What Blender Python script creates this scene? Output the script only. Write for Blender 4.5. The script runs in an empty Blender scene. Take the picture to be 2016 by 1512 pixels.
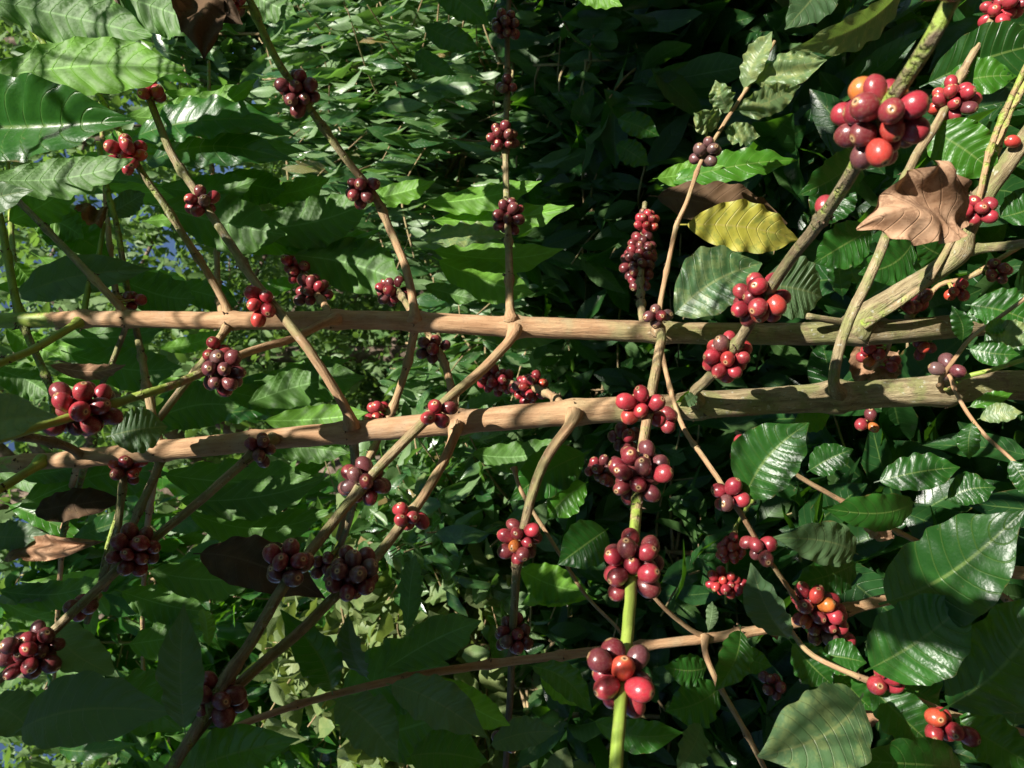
import bpy, math, random
import numpy as np
from mathutils import Matrix, Vector

# ---------------------------------------------------------------- camera, sky, sun
SC = bpy.context.scene
W_, H_, F_ = 2016.0, 1512.0, 2016.0 * 26.0 / 36.0
CAMZ = 1.0
cam_d = bpy.data.cameras.new('camera')
cam = bpy.data.objects.new('camera', cam_d)
SC.collection.objects.link(cam)
cam_d.sensor_width = 36.0
cam_d.lens = 26.0
cam_d.clip_start = 0.02
cam_d.clip_end = 500.0
cam_d.dof.use_dof = True
cam_d.dof.focus_distance = 0.78
cam_d.dof.aperture_fstop = 13.0
# the phone was held turned: picture-left is up, picture-top is the viewer's right
cam.matrix_world = Matrix(((0, 1, 0, 0), (0, 0, -1, 0), (-1, 0, 0, CAMZ), (0, 0, 0, 1)))
SC.camera = cam

SUN = np.array([0.40, -0.62, 0.68])
SUN /= np.linalg.norm(SUN)
w = bpy.data.worlds.new('World')
SC.world = w
w.use_nodes = True
nt = w.node_tree
nt.nodes.clear()
sky = nt.nodes.new('ShaderNodeTexSky')
sky.sky_type = 'NISHITA'
sky.sun_disc = False
sky.sun_elevation = math.asin(SUN[2])
sky.sun_rotation = math.atan2(SUN[0], SUN[1])
sky.air_density = 0.7
sky.dust_density = 0.2
sky.ozone_density = 2.0
bg = nt.nodes.new('ShaderNodeBackground')
bg.inputs[1].default_value = 0.05
wo = nt.nodes.new('ShaderNodeOutputWorld')
nt.links.new(sky.outputs[0], bg.inputs[0])
nt.links.new(bg.outputs[0], wo.inputs[0])
sd = bpy.data.lights.new('sun', 'SUN')
sd.energy = 5.0
sd.angle = math.radians(0.53)
sd.color = (1.0, 0.945, 0.86)
sun = bpy.data.objects.new('sun', sd)
SC.collection.objects.link(sun)
sun.rotation_euler = Vector(SUN).to_track_quat('Z', 'Y').to_euler()
SC.view_settings.view_transform = 'Standard'
SC.view_settings.look = 'None'
SC.view_settings.exposure = 1.25
SC.view_settings.gamma = 1.0
SC.cycles.max_bounces = 8
SC.cycles.transparent_max_bounces = 6

RNG = np.random.default_rng(11)
COL = SC.collection


# ---------------------------------------------------------------- helpers
def P(px, py, d):
    """a picture point of the photograph (2016 x 1512) at its real distance d in metres"""
    return np.array([(H_ / 2 - py) / F_ * d, d, CAMZ - (px - W_ / 2) / F_ * d])


def unit(v):
    return v / (np.linalg.norm(v) + 1e-12)


def mesh(name, verts, faces, mats, parent=None, base=(0, 0, 0), attrs=None, uv=None, mat_idx=None, smooth=True):
    """verts (n,3); faces: int array (m,4) or (m,3) or list; attrs {name: (type, array)}"""
    me = bpy.data.meshes.new(name)
    v = np.asarray(verts, dtype=np.float64) - np.asarray(base)
    me.from_pydata(v.tolist(), [], faces.tolist() if isinstance(faces, np.ndarray) else faces)
    for k, (ty, arr) in (attrs or {}).items():
        a = me.attributes.new(k, ty, 'POINT')
        arr = np.asarray(arr, dtype=np.float32)
        a.data.foreach_set('vector' if ty == 'FLOAT_VECTOR' else 'value', arr.ravel())
    for m in (mats if isinstance(mats, (list, tuple)) else [mats]):
        me.materials.append(m)
    if mat_idx is not None:
        me.polygons.foreach_set('material_index', np.asarray(mat_idx, dtype=np.int32))
    me.polygons.foreach_set('use_smooth', np.full(len(me.polygons), smooth))
    me.update()
    o = bpy.data.objects.new(name, me)
    COL.objects.link(o)
    if parent is not None:
        o.parent = parent
    return o


def tag(o, label=None, cat=None, group=None, kind=None):
    for k, val in (('label', label), ('category', cat), ('group', group), ('kind', kind)):
        if val:
            o[k] = val
    return o


def thing(name, label, cat, loc, group=None):
    o = bpy.data.objects.new(name, None)
    COL.objects.link(o)
    o.empty_display_size = 0.1
    o.location = tuple(float(c) for c in loc)
    return tag(o, label, cat, group)


# ---------------------------------------------------------------- node helpers
class N:
    def __init__(s, name):
        s.m = bpy.data.materials.new(name)
        s.m.use_nodes = True
        s.t = s.m.node_tree
        s.t.nodes.clear()

    def new(s, ty, **kw):
        n = s.t.nodes.new(ty)
        for k, v in kw.items():
            setattr(n, k, v)
        return n

    def put(s, sock, v):
        if isinstance(v, bpy.types.NodeSocket):
            s.t.links.new(v, sock)
        elif v is not None:
            if isinstance(v, tuple) and len(v) == 3 and sock.type == 'RGBA':
                v = v + (1.0,)
            sock.default_value = v

    def attr(s, name, out='Fac'):
        return s.new('ShaderNodeAttribute', attribute_name=name).outputs[out]

    def math(s, op, a, b=None, c=None, clamp=False):
        n = s.new('ShaderNodeMath', operation=op, use_clamp=clamp)
        for i, v in enumerate((a, b, c)):
            if v is not None:
                s.put(n.inputs[i], v)
        return n.outputs[0]

    def ramp(s, fac, lo, hi):
        n = s.new('ShaderNodeMapRange', interpolation_type='SMOOTHSTEP')
        s.put(n.inputs[0], fac)
        n.inputs[1].default_value = lo
        n.inputs[2].default_value = hi
        return n.outputs[0]

    def mix(s, fac, a, b):
        n = s.new('ShaderNodeMix', data_type='RGBA')
        s.put(n.inputs[0], fac)
        s.put(n.inputs[6], a)
        s.put(n.inputs[7], b)
        return n.outputs[2]

    def noise(s, vec, scale, detail=4.0, rough=0.55):
        n = s.new('ShaderNodeTexNoise')
        s.put(n.inputs['Vector'], vec)
        n.inputs['Scale'].default_value = scale
        n.inputs['Detail'].default_value = detail
        n.inputs['Roughness'].default_value = rough
        return n.outputs[0]

    def bump(s, h, strength, dist):
        n = s.new('ShaderNodeBump')
        n.inputs['Strength'].default_value = strength
        n.inputs['Distance'].default_value = dist
        s.put(n.inputs['Height'], h)
        return n.outputs[0]

    def bsdf(s, col, rough, normal=None, spec=0.5, coat=0.0, coat_r=0.1, sss=0.0):
        n = s.new('ShaderNodeBsdfPrincipled')
        s.put(n.inputs['Base Color'], col)
        s.put(n.inputs['Roughness'], rough)
        s.put(n.inputs['Specular IOR Level'], spec)
        n.inputs['Coat Weight'].default_value = coat
        n.inputs['Coat Roughness'].default_value = coat_r
        if sss:
            n.inputs['Subsurface Weight'].default_value = sss
            n.inputs['Subsurface Radius'].default_value = (0.004, 0.0012, 0.0008)
            n.inputs['Subsurface Scale'].default_value = 1.0
        if normal is not None:
            s.put(n.inputs['Normal'], normal)
        return n.outputs[0]

    def out(s, sh):
        o = s.new('ShaderNodeOutputMaterial')
        s.t.links.new(sh, o.inputs[0])
        return s.m


def leaf_mat(name, top_a, top_b, under, trans, vein, rough=0.36, nveins=11.0, tfac=0.35, mottle=None, mot_amt=0.0,
             spots=0.35, veins=1.0, spec=0.5, dry=0):
    """leaf blade: attributes lu (base to tip), ls (-1..1 across), rnd (per leaf)"""
    n = N(name)
    lu, ls, rnd = n.attr('lu'), n.attr('ls'), n.attr('rnd')
    pos = n.new('ShaderNodeNewGeometry').outputs['Position']
    back = n.new('ShaderNodeNewGeometry').outputs['Backfacing']
    a = n.math('ABSOLUTE', ls)
    ph = n.math('SUBTRACT', n.math('MULTIPLY', lu, nveins), n.math('MULTIPLY', n.math('POWER', a, 1.3), 1.5))
    fr = n.math('ABSOLUTE', n.math('SUBTRACT', n.math('FRACT', ph), 0.5))
    lat = n.math('SUBTRACT', 1.0, n.ramp(fr, 0.0, 0.075))
    mid = n.math('SUBTRACT', 1.0, n.ramp(a, 0.015, 0.055))
    vv = n.math('MULTIPLY', n.math('MAXIMUM', n.math('MULTIPLY', lat, 0.45), mid), veins)
    nz = n.noise(pos, 38.0, 5.0)
    fine = n.noise(pos, 420.0, 3.0)
    col = n.mix(n.ramp(n.math('ADD', nz, n.math('MULTIPLY', n.math('SUBTRACT', rnd, 0.5), 0.35)), 0.3, 0.72), top_a, top_b)
    if mottle:
        mm = n.ramp(n.math('ADD', n.noise(pos, 95.0, 6.0, 0.7), n.math('MULTIPLY', nz, 0.3)), 0.62, 0.74)
        col = n.mix(n.math('MULTIPLY', mm, mot_amt), col, mottle)
    sp = n.ramp(n.noise(pos, 150.0, 2.0), 0.70, 0.76)
    col = n.mix(n.math('MULTIPLY', sp, spots), col, (0.16, 0.12, 0.05))
    dust = n.ramp(fine, 0.66, 0.75)
    col = n.mix(n.math('MULTIPLY', dust, 0.10), col, (0.25, 0.30, 0.16))
    edge = n.ramp(n.math('ADD', n.math('MAXIMUM', a, n.math('MULTIPLY', lu, 0.97)), n.math('MULTIPLY', n.math('SUBTRACT', n.noise(pos, 60.0, 4.0), 0.5), 0.55)), 1.0, 1.10)
    col = n.mix(n.math('MULTIPLY', edge, 0.8), col, (0.17, 0.11, 0.04))
    if dry:
        col = n.mix(n.ramp(rnd, dry, dry + 0.02), col, (0.24, 0.17, 0.07))
    col_t = n.mix(n.math('MULTIPLY', vv, 0.55), col, vein)
    und = n.mix(n.ramp(nz, 0.3, 0.75), under, tuple(c * 0.72 for c in under))
    und = n.mix(n.math('MULTIPLY', n.ramp(fr, 0.25, 0.5), 0.35), und, tuple(c * 0.5 for c in under))  # darker between the veins, rib shading put into the colour
    und = n.mix(n.math('MULTIPLY', vv, 0.85), und, tuple(min(1, c * 1.6 + .05) for c in under))
    c = n.mix(back, col_t, und)
    r = n.math('ADD', n.math('MULTIPLY', back, 0.2), n.math('ADD', rough - 0.06, n.math('MULTIPLY', nz, 0.14)))
    h = n.math('ADD', n.math('MULTIPLY', lat, -0.5), n.math('ADD', n.math('MULTIPLY', fine, 0.25), n.math('MULTIPLY', nz, 0.6)))
    bm = n.bump(h, 0.6, 0.0018)
    s1 = n.bsdf(c, r, bm, spec)
    tr = n.new('ShaderNodeBsdfTranslucent')
    n.put(tr.inputs[0], n.mix(n.math('MULTIPLY', vv, 0.5), n.mix(nz, trans, tuple(q * 0.75 for q in trans)), tuple(q * 0.55 for q in trans)))
    mx = n.new('ShaderNodeMixShader')
    mx.inputs[0].default_value = tfac
    n.t.links.new(s1, mx.inputs[1])
    n.t.links.new(tr.outputs[0], mx.inputs[2])
    return n.out(mx.outputs[0])


def bark_mat(name):
    """attributes: bark (vector wrapped round the axis), green (0..1), age (0 young tan .. 1 old mossy grey)"""
    n = N(name)
    v = n.attr('bark', 'Vector')
    g, age = n.attr('green'), n.attr('age')
    mp = n.new('ShaderNodeMapping')
    mp.inputs['Scale'].default_value = (1.0, 1.0, 0.12)
    n.t.links.new(v, mp.inputs[0])
    st = n.noise(mp.outputs[0], 520.0, 6.0, 0.65)
    st2 = n.noise(mp.outputs[0], 190.0, 5.0, 0.6)
    big = n.noise(v, 38.0, 4.0)
    fine = n.noise(v, 900.0, 3.0)
    tan = n.mix(n.ramp(st2, 0.3, 0.7), (0.29, 0.160, 0.080), (0.44, 0.275, 0.150))
    tan = n.mix(n.math('MULTIPLY', n.ramp(big, 0.5, 0.7), 0.55), tan, (0.40, 0.29, 0.19))
    old = n.mix(n.ramp(st2, 0.32, 0.68), (0.17, 0.13, 0.065), (0.37, 0.30, 0.175))
    moss = n.ramp(n.math('ADD', big, n.math('MULTIPLY', st2, 0.3)), 0.60, 0.74)
    old = n.mix(n.math('MULTIPLY', moss, 0.7), old, (0.19, 0.21, 0.07))
    lich = n.ramp(n.noise(v, 170.0, 4.0), 0.63, 0.68)
    old = n.mix(n.math('MULTIPLY', lich, 0.6), old, (0.42, 0.42, 0.34))
    col = n.mix(n.ramp(n.math('ADD', age, n.math('MULTIPLY', n.math('SUBTRACT', big, 0.5), 0.7)), 0.15, 0.85), tan, old)
    col = n.mix(n.math('MULTIPLY', n.ramp(n.math('ADD', age, n.math('MULTIPLY', n.math('SUBTRACT', big, 0.5), 0.8)), 1.05, 1.6), 0.85), col, n.mix(n.ramp(st2, 0.3, 0.7), (0.10, 0.068, 0.050), (0.21, 0.145, 0.105)))
    crack = n.math('MULTIPLY', n.math('SUBTRACT', 1.0, n.ramp(st, 0.30, 0.43)), n.math('ADD', 0.2, n.math('MULTIPLY', age, 0.7), clamp=True))
    col = n.mix(crack, col, (0.055, 0.035, 0.02))
    grn = n.mix(n.ramp(st2, 0.3, 0.7), (0.17, 0.25, 0.035), (0.27, 0.34, 0.065))
    gm = n.ramp(n.math('ADD', g, n.math('MULTIPLY', n.math('SUBTRACT', n.noise(v, 120.0, 4.0), 0.5), 0.9)), 0.38, 0.62)
    col = n.mix(gm, col, grn)
    speck = n.ramp(n.noise(v, 420.0, 2.0), 0.67, 0.72)
    col = n.mix(n.math('MULTIPLY', speck, 0.5), col, (0.10, 0.06, 0.03))
    amp = n.math('MULTIPLY', n.math('ADD', 0.35, n.math('MULTIPLY', age, 0.9)), n.math('SUBTRACT', 1.0, n.math('MULTIPLY', gm, 0.8)))
    h = n.math('MULTIPLY', n.math('ADD', n.math('ADD', n.math('MULTIPLY', st, 0.9), n.math('MULTIPLY', st2, 1.2)), n.math('MULTIPLY', fine, 0.25)), amp)
    col = n.mix(n.math('MULTIPLY', n.ramp(n.noise(v, 75.0, 5.0, 0.7), 0.52, 0.68), n.math('ADD', 0.18, n.math('MULTIPLY', age, 0.35), clamp=True)), col, (0.12, 0.085, 0.055))
    return n.out(n.bsdf(col, n.math('SUBTRACT', 0.78, n.math('MULTIPLY', gm, 0.3)), n.bump(h, 1.0, 0.0022), 0.3))


def cherry_mat(name):
    """attributes: tip (1 at the free end), hue (0..1 colour class), rnd, co (local coordinate)"""
    n = N(name)
    tip, hue, rnd = n.attr('tip'), n.attr('hue'), n.attr('rnd')
    co = n.attr('co', 'Vector')
    cr = n.new('ShaderNodeValToRGB')
    n.put(cr.inputs[0], hue)
    e = cr.color_ramp.elements
    cols = [(0.0, (0.060, 0.055, 0.045)), (0.10, (0.100, 0.062, 0.058)), (0.22, (0.095, 0.024, 0.032)), (0.32, (0.088, 0.011, 0.016)), (0.52, (0.235, 0.014, 0.028)),
            (0.72, (0.36, 0.022, 0.036)), (0.87, (0.52, 0.055, 0.020)), (1.0, (0.62, 0.27, 0.025))]
    e[0].position, e[0].color = cols[0][0], cols[0][1] + (1,)
    e[1].position, e[1].color = cols[-1][0], cols[-1][1] + (1,)
    for p, c in cols[1:-1]:
        q = e.new(p)
        q.color = c + (1,)
    nz = n.noise(co, 2.2, 4.0)
    cr_ = n.mix(n.math('MULTIPLY', rnd, 0.32), cr.outputs[0], (0.15, 0.035, 0.03))
    fine = n.noise(co, 14.0, 4.0)
    col = n.mix(n.math('MULTIPLY', n.ramp(nz, 0.45, 0.75), 0.5), cr_, (0.13, 0.035, 0.024))
    sc = n.ramp(n.math('ADD', n.noise(co, 3.4, 5.0, 0.7), n.math('MULTIPLY', rnd, 0.12)), 0.66, 0.76)
    col = n.mix(n.math('MULTIPLY', sc, 0.55), col, (0.24, 0.13, 0.075))
    sp = n.ramp(fine, 0.66, 0.72)
    col = n.mix(n.math('MULTIPLY', sp, 0.38), col, (0.42, 0.24, 0.18))
    col = n.mix(n.math('MULTIPLY', n.ramp(n.noise(co, 5.0, 6.0, 0.7), 0.4, 0.7), 0.12), col, (0.34, 0.20, 0.19))
    # pale rim round the free end, dark ring, tan disc
    rim = n.math('MULTIPLY', n.ramp(tip, 0.90, 0.97), 0.5)
    col = n.mix(rim, col, (0.36, 0.20, 0.07))
    ring = n.math('MULTIPLY', n.ramp(tip, 0.963, 0.968), n.math('SUBTRACT', 1.0, n.ramp(tip, 0.982, 0.987)))
    col = n.mix(n.math('MULTIPLY', ring, 0.8), col, (0.48, 0.36, 0.20))
    col = n.mix(n.ramp(tip, 0.987, 0.991), col, (0.16, 0.09, 0.05))
    col = n.mix(n.ramp(tip, 0.9965, 0.998), col, (0.03, 0.015, 0.01))
    h = n.math('ADD', n.math('MULTIPLY', nz, 1.0), n.math('MULTIPLY', fine, 0.25))
    rough = n.math('ADD', 0.25, n.math('MULTIPLY', n.ramp(fine, 0.35, 0.7), 0.14))
    rough = n.math('ADD', rough, n.math('MULTIPLY', sc, 0.2))
    return n.out(n.bsdf(col, rough, n.bump(h, 0.25, 0.0007), 0.5, coat=0.12, coat_r=0.22, sss=0.0))


M = {}
M['leaf'] = leaf_mat('glossy coffee leaf', (0.011, 0.055, 0.008), (0.024, 0.105, 0.012), (0.075, 0.18, 0.026), (0.18, 0.48, 0.015), (0.17, 0.25, 0.06))
M['pale'] = leaf_mat('dusty coffee leaf', (0.050, 0.105, 0.042), (0.085, 0.150, 0.062), (0.10, 0.165, 0.065), (0.19, 0.36, 0.05), (0.22, 0.27, 0.10), rough=0.46)
M['mottled'] = leaf_mat('mottled coffee leaf', (0.11, 0.185, 0.07), (0.17, 0.24, 0.10), (0.16, 0.22, 0.09), (0.22, 0.36, 0.05), (0.27, 0.30, 0.12),
                        rough=0.42, mottle=(0.29, 0.33, 0.11), mot_amt=0.6, spots=0.5)
M['paled'] = leaf_mat('sunlit-toned flecked coffee leaf', (0.060, 0.135, 0.050), (0.10, 0.17, 0.075), (0.10, 0.165, 0.065), (0.19, 0.36, 0.05), (0.26, 0.30, 0.11), rough=0.40, mottle=(0.24, 0.29, 0.10), mot_amt=0.45)  # greens lightened so the leaf looks sunlit, with yellowish flecks
M['shadetoned'] = leaf_mat('mature dark coffee leaf', (0.010, 0.040, 0.010), (0.020, 0.072, 0.016), (0.055, 0.120, 0.030), (0.12, 0.34, 0.015), (0.12, 0.20, 0.05), rough=0.30)  # darker greens stand in for shade on the bushes behind
M['fresh'] = leaf_mat('fresh coffee leaf', (0.035, 0.135, 0.010), (0.065, 0.20, 0.016), (0.125, 0.30, 0.022), (0.28, 0.64, 0.02), (0.22, 0.32, 0.08), tfac=0.42)
M['yellow'] = leaf_mat('yellowed leaf', (0.38, 0.36, 0.045), (0.50, 0.45, 0.08), (0.46, 0.42, 0.10), (0.55, 0.42, 0.03), (0.50, 0.42, 0.12), rough=0.5,
                       mottle=(0.22, 0.26, 0.05), mot_amt=0.8, spots=0.9)
M['dead'] = leaf_mat('dry dead leaf', (0.22, 0.115, 0.060), (0.46, 0.29, 0.18), (0.34, 0.20, 0.12), (0.20, 0.09, 0.03), (0.36, 0.22, 0.13), rough=0.75,
                     mottle=(0.13, 0.065, 0.035), mot_amt=0.6, spots=0.5, tfac=0.15, spec=0.15)
M['darkdead'] = leaf_mat('old dead leaf', (0.055, 0.035, 0.020), (0.10, 0.060, 0.032), (0.09, 0.06, 0.035), (0.08, 0.04, 0.015), (0.12, 0.08, 0.05), rough=0.75,
                         spots=0.5, tfac=0.12, spec=0.15)
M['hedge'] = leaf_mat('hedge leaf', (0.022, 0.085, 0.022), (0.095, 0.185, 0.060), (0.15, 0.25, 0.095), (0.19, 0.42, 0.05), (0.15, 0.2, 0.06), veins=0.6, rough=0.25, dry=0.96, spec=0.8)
M['vine'] = leaf_mat('pale vine leaf', (0.11, 0.18, 0.055), (0.20, 0.25, 0.085), (0.18, 0.24, 0.09), (0.26, 0.36, 0.06), (0.24, 0.27, 0.12), veins=0.5, rough=0.55)
M['far'] = leaf_mat('far tree leaf', (0.055, 0.125, 0.03), (0.10, 0.18, 0.045), (0.12, 0.20, 0.06), (0.24, 0.44, 0.06), (0.12, 0.16, 0.05), veins=0.3, rough=0.5)
M['bark'] = bark_mat('coffee bark')
M['cherry'] = cherry_mat('coffee cherry skin')
_n = N('dry stipule')
M['stipule'] = _n.out(_n.bsdf(_n.mix(_n.noise(_n.new('ShaderNodeNewGeometry').outputs['Position'], 500.0), (0.05, 0.033, 0.022), (0.15, 0.10, 0.065)), 0.85, None, 0.2))
_n = N('tree bark')
_p = _n.new('ShaderNodeNewGeometry').outputs['Position']
_z = _n.noise(_p, 9.0, 7.0, 0.7)
M['trunk'] = _n.out(_n.bsdf(_n.mix(_n.ramp(_z, 0.35, 0.7), (0.07, 0.050, 0.036), (0.22, 0.17, 0.13)), 0.9, _n.bump(_z, 0.9, 0.02), 0.2))
_n = N('forest soil')
_p = _n.new('ShaderNodeNewGeometry').outputs['Position']
_z = _n.noise(_p, 14.0, 8.0, 0.7)
_c = _n.mix(_n.ramp(_z, 0.35, 0.7), (0.045, 0.030, 0.020), (0.13, 0.088, 0.055))
M['soil'] = _n.out(_n.bsdf(_c, 0.95, _n.bump(_z, 1.0, 0.03), 0.15))

# ---------------------------------------------------------------- shape builders
BR = {}            # branch polylines, to seat the cherry clusters on


def spline(pts, step):
    """Catmull-Rom through rows of pts (any number of columns), resampled about every step metres"""
    p = np.asarray(pts, float)
    p = np.vstack([2 * p[0] - p[1], p, 2 * p[-1] - p[-2]])
    out = []
    for i in range(1, len(p) - 2):
        n = max(2, int(np.linalg.norm(p[i + 1][:3] - p[i][:3]) / step))
        t = np.linspace(0, 1, n, endpoint=False)[:, None]
        a, b, c, d = p[i - 1], p[i], p[i + 1], p[i + 2]
        out.append(0.5 * ((2 * b) + (c - a) * t + (2 * a - 5 * b + 4 * c - d) * t ** 2 + (3 * b - a - 3 * c + d) * t ** 3))
    out.append(p[-2][None])
    return np.vstack(out)


def tube(path, radius, nseg=12, rough=0.0, seed=0):
    """tube round a path; returns verts, quads, bark vector, ring index"""
    rg = np.random.default_rng(seed)
    path = np.asarray(path)
    n = len(path)
    tan = np.gradient(path, axis=0)
    tan /= np.linalg.norm(tan, axis=1)[:, None] + 1e-12
    ref = np.array([0.3, 0.9, 0.2])
    u = unit(np.cross(tan[0], ref))
    us = []
    for i in range(n):
        u = unit(u - np.dot(u, tan[i]) * tan[i])
        us.append(u)
    us = np.array(us)
    vs = np.cross(tan, us)
    th = np.linspace(0, 2 * np.pi, nseg, endpoint=False)
    r = np.asarray(radius)[:, None] * np.ones(nseg)[None]
    if rough:
        ph = rg.uniform(0, 6.28, 4)
        s = np.arange(n)[:, None] * 0.35
        r = r * (1 + rough * (np.sin(2 * th[None] + ph[0] + 0.3 * np.sin(s * 0.6)) + 0.6 * np.sin(5 * th[None] + ph[1] + s * 0.5) + 0.7 * np.sin(s + ph[2]))
                 + rough * 0.5 * rg.normal(size=r.shape))
    c, s_ = np.cos(th), np.sin(th)
    v = path[:, None] + r[..., None] * (us[:, None] * c[None, :, None] + vs[:, None] * s_[None, :, None])
    ln = np.concatenate([[0], np.cumsum(np.linalg.norm(np.diff(path, axis=0), axis=1))])
    off = rg.uniform(0, 9)
    bk = np.stack([r * c, r * s_, np.broadcast_to(ln[:, None] + off, r.shape)], -1)
    i = np.arange(n - 1)[:, None] * nseg
    j = np.arange(nseg)[None]
    j2 = (j + 1) % nseg
    q = np.stack([i + j, i + j2, i + nseg + j2, i + nseg + j], -1).reshape(-1, 4)
    v = v.reshape(-1, 3)
    # rounded ends
    e0, e1 = len(v), len(v) + 1
    v = np.vstack([v, path[0] - tan[0] * radius[0] * 0.4, path[-1] + tan[-1] * radius[-1] * 0.4])
    bk = np.vstack([bk.reshape(-1, 3), [0, 0, off], [0, 0, ln[-1] + off]])
    caps = [[k2, k, e0] for k, k2 in zip(range(nseg), list(range(1, nseg)) + [0])]
    b = (n - 1) * nseg
    caps += [[b + k, b + k2, e1] for k, k2 in zip(range(nseg), list(range(1, nseg)) + [0])]
    ring = np.append(np.repeat(np.arange(n), nseg), [0, n - 1])
    return v, q.tolist() + caps, bk, ring


def spikes(center, axis, rad, n, size, rg):
    """ragged dry stipules round a node: small bent blades"""
    V, Fc = [], []
    ax = unit(axis)
    u = unit(np.cross(ax, [0.2, 0.9, 0.4]))
    v = np.cross(ax, u)
    for _ in range(n):
        t = rg.uniform(0, 6.28)
        d = u * math.cos(t) + v * math.sin(t)
        e = np.cross(ax, d)
        b = center + d * rad * 0.95 + ax * rg.uniform(-1, 1) * rad * 0.35
        L = size * rg.uniform(0.5, 1.3)
        dr = unit(d * rg.uniform(0.5, 1.0) + ax * rg.uniform(-0.8, 0.8) + e * rg.uniform(-.5, .5))
        wd = size * rg.uniform(0.25, 0.5)
        k = len(V)
        nr = np.cross(dr, e) * wd * 0.35
        V += [b - e * wd, b + e * wd, b + nr * 1.2, b + dr * L * 0.6 + e * wd * 0.5, b + dr * L * 0.6 - e * wd * 0.6, b + dr * L * 0.6 + nr, b + dr * L + ax * rg.uniform(-.3, .3) * L]
        Fc += [[k, k + 2, k + 5, k + 4], [k + 2, k + 1, k + 3, k + 5], [k + 1, k, k + 4, k + 3], [k + 4, k + 5, k + 6], [k + 5, k + 3, k + 6], [k + 3, k + 4, k + 6]]
    return np.array(V), Fc


def branch(owner, key, pts, r0, r1, g0=0.0, g1=0.0, age=(0.3, 0.45), name='branch', nodes=None, nseg=10, rough=0.02, spk=7, node_swell=0.42):
    """pts: (px, py, d) rows in the photograph; radii in mm; nodes: fractions or None for automatic"""
    p3 = np.array([q if isinstance(q, np.ndarray) else P(*q) for q in pts])
    path = spline(p3, 0.006)
    n = len(path)
    ln = np.concatenate([[0], np.cumsum(np.linalg.norm(np.diff(path, axis=0), axis=1))])
    t = ln / ln[-1]
    rad = (r0 + (r1 - r0) * t) / 1000.0
    seed = abs(hash_name(key))
    rg = np.random.default_rng(seed)
    if nodes is None:
        k = max(1, int(ln[-1] / 0.075))
        nodes = [(i + 1 + rg.uniform(-.2, .2)) / (k + 1) for i in range(k)]
    path = path + np.cumsum(rg.normal(size=path.shape), axis=0) * 0.00012
    base_r = rad.copy()
    for f in nodes:
        rad = rad + base_r * node_swell * np.exp(-((ln - f * ln[-1]) / (base_r * 1.3)) ** 2)
    rad = rad + base_r * 0.75 * np.exp(-(ln / (base_r[0] * 2.2)) ** 2)
    v, f, bk, ring = tube(path, rad, nseg, rough, seed)
    gr = (g0 + (g1 - g0) * t)[ring]
    ag = (age[0] + (age[1] - age[0]) * t)[ring]
    nf = len(f)
    idx = [0] * nf
    for fr in nodes:
        i = min(n - 2, int(np.searchsorted(t, fr)))
        sv, sf = spikes(path[i], path[i + 1] - path[i], rad[i], spk, base_r[i] * 0.8, rg)
        if len(sf):
            f = f + [[a + len(v) for a in q] for q in sf]
            v = np.vstack([v, sv])
            idx += [1] * len(sf)
            bk = np.vstack([bk, np.zeros((len(sv), 3))])
            gr = np.append(gr, np.zeros(len(sv)))
            ag = np.append(ag, np.zeros(len(sv)))
    BR.setdefault(owner['o'].name, []).append((path, base_r))
    o = mesh(name, v, f, [M['bark'], M['stipule']], owner['o'], owner['base'],
             {'bark': ('FLOAT_VECTOR', bk), 'green': ('FLOAT', gr), 'age': ('FLOAT', ag)}, mat_idx=idx)
    return o


def hash_name(s):
    h = 7
    for ch in str(s):
        h = (h * 131 + ord(ch)) % 2147483647
    return h


def prof(u, kind=0):
    p = np.sin(np.pi * np.clip(u, 0, 1) ** (0.92 if kind == 0 else 0.85)) ** 0.72
    s = np.clip((u - 0.74) / 0.26, 0, 1)
    p = p * (1 - 0.5 * s * s * (3 - 2 * s))
    return p


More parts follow.
